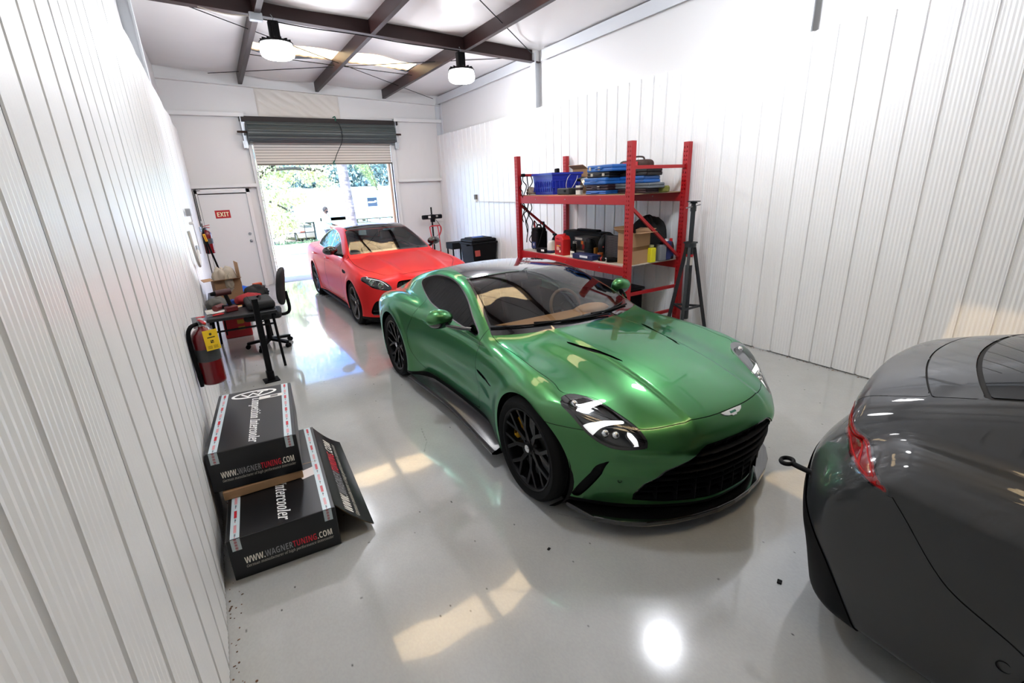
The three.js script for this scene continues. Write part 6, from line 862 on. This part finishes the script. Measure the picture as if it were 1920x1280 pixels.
  for (const [i, c, n] of [[0, 0xd8b31c, 'yellow'], [1, 0xc63b22, 'orange red'], [2, 0xe3d9c4, 'white']]) { const m = on('marker_pen', `${n} marker pen lying beside the drill`, 'pen', .0, -6.58 + i * .035, .4); part('barrel', cyl(.007, .007, .12, 10, 0, .008, 0, 0, 0, Math.PI / 2), std(c, .5), m); part('cap', cyl(.008, .008, .035, 10, .065, .008, 0, 0, 0, Math.PI / 2), M.black, m); }
  o = on('orange_power_tool', 'dark tool with an orange grip at the back right of the table', 'tool', .27, -7.35, .4); part('body', rbox(.2, .1, .12, .02, 0, .05, 0), std(0x2a1410, .6), o); part('grip', rbox(.12, .05, .06, .015, .02, .12, 0), std(0xb4441a, .5), o);
  o = on('black_tool_box', 'small black case at the far end of the table', 'case', -.02, -7.68); part('body', rbox(.26, .16, .2, .02, 0, .08, 0), M.black, o); part('handle', tube([[-.07, .16, 0], [-.05, .2, 0], [.05, .2, 0], [.07, .16, 0]], .009, 6), M.black, o);
  o = on('red_pliers', 'red handled pliers near the wall end of the table', 'pliers', -.27, -6.2, .5); part('handle', tube([[0, .012, 0], [.05, .012, .012], [.12, .012, .02]], .008, 6), M.red, o); part('handle', tube([[0, .012, 0], [.05, .012, -.012], [.12, .012, -.02]], .008, 6), M.red, o); part('jaw', box(.05, .012, .02, -.025, .012, 0), M.steel, o);
  o = on('folded_jacket', 'folded black jacket lying behind the flat black tool bag', 'jacket', .24, -7.12); lump(o, 'cloth', .14, .09, .2, std(0x0a0a0b, .95), 0, 0, 0, 8);
  o = thing('red_tool_box', 'red plastic bin with yellow labels under the table', 'bin', [-.06, 0, -8.12]); part('tub', rbox(.36, .3, .26, .02, 0, .15, 0), std(new THREE.Color().setRGB(.40, .012, .018), .4), o); part('lid', rbox(.39, .04, .29, .015, 0, .32, 0), std(new THREE.Color().setRGB(.36, .012, .018), .4), o); part('label', box(.09, .06, .003, .05, .24, .131), std(0xb48a2c, .6), o); part('label', box(.09, .05, .003, .05, .14, .131), std(0xb48a2c, .6), o);
}
{ // office chair
  const t = thing('office_chair', 'black office chair with a tall curved backrest beside the table', 'chair', [.30, 0, -7.2], -Math.PI / 2 - .1), k = std(0x0b0b0c, .7);   // local +z is the way it faces
  for (let i = 0; i < 5; i++) { const a = i / 5 * 6.283 + .4, c = Math.cos(a), s = Math.sin(a); part('base_arm', bar([0, .11, 0], [c * .29, .075, s * .29], .05, .035), M.black, t); const w = new THREE.Group(); w.name = 'caster'; w.position.set(c * .29, .03, s * .29); w.rotation.y = -a; t.add(w); part('caster_wheel', cyl(.03, .03, .02, 16, 0, 0, .016, Math.PI / 2), M.rubber, w); part('caster_wheel', cyl(.03, .03, .02, 16, 0, 0, -.016, Math.PI / 2), M.rubber, w); part('fork', cyl(.01, .01, .05, 8, 0, .03, 0), M.black, w); }
  part('gas_lift', cyl(.028, .034, .36, 16, 0, .27, 0), M.black, t); part('seat', rbox(.48, .09, .46, .04, 0, .475, .02), k, t); part('backrest', (() => { const g = new THREE.SphereGeometry(1, 36, 28), p = g.attributes.position, e = (v, k) => Math.sign(v) * Math.abs(v) ** k; for (let i = 0; i < p.count; i++) { const x = e(p.getX(i), .55) * .215, y = e(p.getY(i), .6) * .25, z = e(p.getZ(i), .7) * .042; p.setXYZ(i, x, y + .83, z - .275 - .14 * y + .05 * (x / .2) ** 2 - .25 * y * y); } g.computeVertexNormals(); return g; })(), k, t); part('back_bar', tube([[0, .44, -.1], [0, .44, -.27], [0, .52, -.32], [0, .75, -.305]], .022, 8), M.black, t); part('lever', [rod([.2, .43, 0], [.3, .42, .05], .008, 6)], M.black, t);
}
function extinguisher(label, pos, turn, s, tag_) {
  const t = thing('fire_extinguisher', label, 'extinguisher', pos, turn); t.scale.setScalar(s); const rd = phy({ color: new THREE.Color().setRGB(.15, .003, .006), roughness: .25, clearcoat: .6 });
  part('cylinder', lathe([[0, 0], [.078, 0], [.084, .008], [.085, .02], [.085, .36], [.078, .40], [.055, .43], [.028, .445], [.024, .46], [0, .46]], 36), rd, t); part('valve', [cyl(.022, .024, .05, 16, 0, .475, 0), box(.03, .03, .05, 0, .49, .01)], M.steel, t); part('lever', [rbox(.022, .012, .14, .004, 0, .535, .04, -.18), rbox(.022, .012, .12, .004, 0, .50, .04, .08)], std(new THREE.Color().setRGB(.5, .01, .015), .35), t); part('gauge', cyl(.018, .018, .014, 16, .028, .475, 0, 0, 0, Math.PI / 2), M.chrome, t);
  part('hose', tube([[-.02, .48, 0], [-.075, .47, .02], [-.105, .40, .03], [-.105, .2, .03], [-.10, .06, .03]], .015, 10), M.black, t); part('nozzle', rod([-.10, .1, .03], [-.10, .0, .03], .018, 10, .013), M.black, t); part('label_band', cyl(.0857, .0857, .10, 36, 0, .24, 0), std(0x3a3b3c, .5), t);
  if (tag_) { const tt = canvasTex(128, 192, (g) => { g.fillStyle = '#e0b716'; g.fillRect(0, 0, 128, 192); g.fillStyle = '#2b260a'; g.beginPath(); g.arc(64, 40, 12, 0, 7); g.fill(); g.fillRect(30, 66, 68, 10); for (let i = 0; i < 8; i++) g.fillRect(16 + (i % 2) * 50, 150 + (i >> 1) * 8, 40, 3); g.fillRect(50, 98, 28, 28); g.fillStyle = '#e0b716'; g.fillRect(56, 104, 7, 7); g.fillRect(66, 112, 8, 8); }); part('inspection_tag', place(new THREE.BoxGeometry(.10, .155, .002), .02, .36, .098, -.08, .0), std(0xffffff, .6, 0, { map: tt }), t); part('tag_tie', tube([[.0, .47, .02], [.02, .46, .07], [.02, .44, .096]], .003, 5), std(0xd8d8d8, .5), t); }
  part('wall_hook', [box(.04, .09, .012, 0, .47, -.10), rod([0, .47, -.10], [0, .48, -.02], .006, 6)], M.galv, t); return t;
}
extinguisher('red fire extinguisher with a yellow inspection tag on the left wall', [XL + .105, .745, -3.87], .35, .92, true);
extinguisher('dark red fire extinguisher beside the side door', [XL + .105, .98, -11.2], .9, 1, false);
{ // small things on the left wall
  let t = thing('push_broom', 'black broom handle with a yellow tip leaning by the side door', 'broom', [XL + .17, 0, -8.9]); part('handle', rod([.18, .1, -.05], [-.02, 1.42, .5], .014, 10), M.black, t); part('grip_tip', rod([-.02, 1.42, .5], [-.035, 1.52, .54], .017, 10), std(0xe0a010, .5), t); part('broom_head', rbox(.34, .06, .08, .01, .19, .10, -.06), M.black, t); part('bristles', rbox(.33, .07, .06, .01, .19, .035, -.06), std(0x2a241c, .95), t);
  t = thing('emergency_light', 'white emergency light box with grey side on the left wall', 'light', [XL + .045, 1.86, -7.57]); part('box', rbox(.06, .1, .16, .008, 0, .0, 0), std(0xd8d8d4, .5), t); part('grey_plate', box(.05, .085, .01, .005, 0, .086), M.galv, t); part('lamp_head', rbox(.05, .035, .14, .01, .005, -.14, .02), std(0xe2e2de, .5), t); part('conduit', tube([[.0, .04, -.09], [.0, .04, -.4], [.0, -.1, -.55], [.0, -.6, -.7]], .008, 6), M.white, t);
  t = thing('hanging_hose', 'pale looped hose hanging on the left wall above the table', 'hose', [XL + .03, 0, -7.1]); part('hose_loop', tube([[0, 1.66, .25], [.01, 1.42, .22], [.015, 1.26, .08], [.015, 1.2, -.15], [.015, 1.24, -.4], [.01, 1.36, -.6]], .016, 8), std(0xc9c7bf, .6), t); part('end_fitting', rod([.01, 1.36, -.6], [.01, 1.41, -.66], .018, 8), M.steel, t);
  t = thing('floor_scrap', 'small black plastic scrap on the floor near the grey car', 'scrap', [2.13, 0, -.965], .4); part('piece', rbox(.03, .008, .022, .003, 0, .004, 0), M.black, t);
  t = thing('floor_scrap', 'tiny dark scrap on the floor before the green car', 'scrap', [1.27, 0, -1.825], .4); part('piece', rbox(.02, .006, .014, .002, 0, .003, 0), M.black, t);
}

{ // grit and rust flakes swept against both walls
  const n = 620, m = new THREE.InstancedMesh(new THREE.DodecahedronGeometry(1, 0), std(0xffffff, .95), n), o = new THREE.Object3D(), c = new THREE.Color();
  for (let i = 0; i < n; i++) { const r = i % 3 > 0, d = Math.abs(rr(-1, 1) * rr(0, 1)), q = rr(.0015, .0048); o.position.set(r ? XR - .012 - d * .07 : XL + .012 + d * .12, q * .4, rr(-7.5, -.4)); o.scale.set(q * rr(.7, 1.8), q * .5, q * rr(.7, 1.8)); o.rotation.y = rnd() * 6; o.updateMatrix(); m.setMatrixAt(i, o.matrix); const k = rr(.5, 1.2); c.setRGB(.16 * k, .075 * k, .035 * k); m.setColorAt(i, c); }
  m.name = 'floor_grit'; finish(m); m.userData = { kind: 'stuff', label: 'brown grit and rust flakes along the foot of the walls', category: 'dirt' }; scene.add(m);
}
renderer.render(scene, camera);
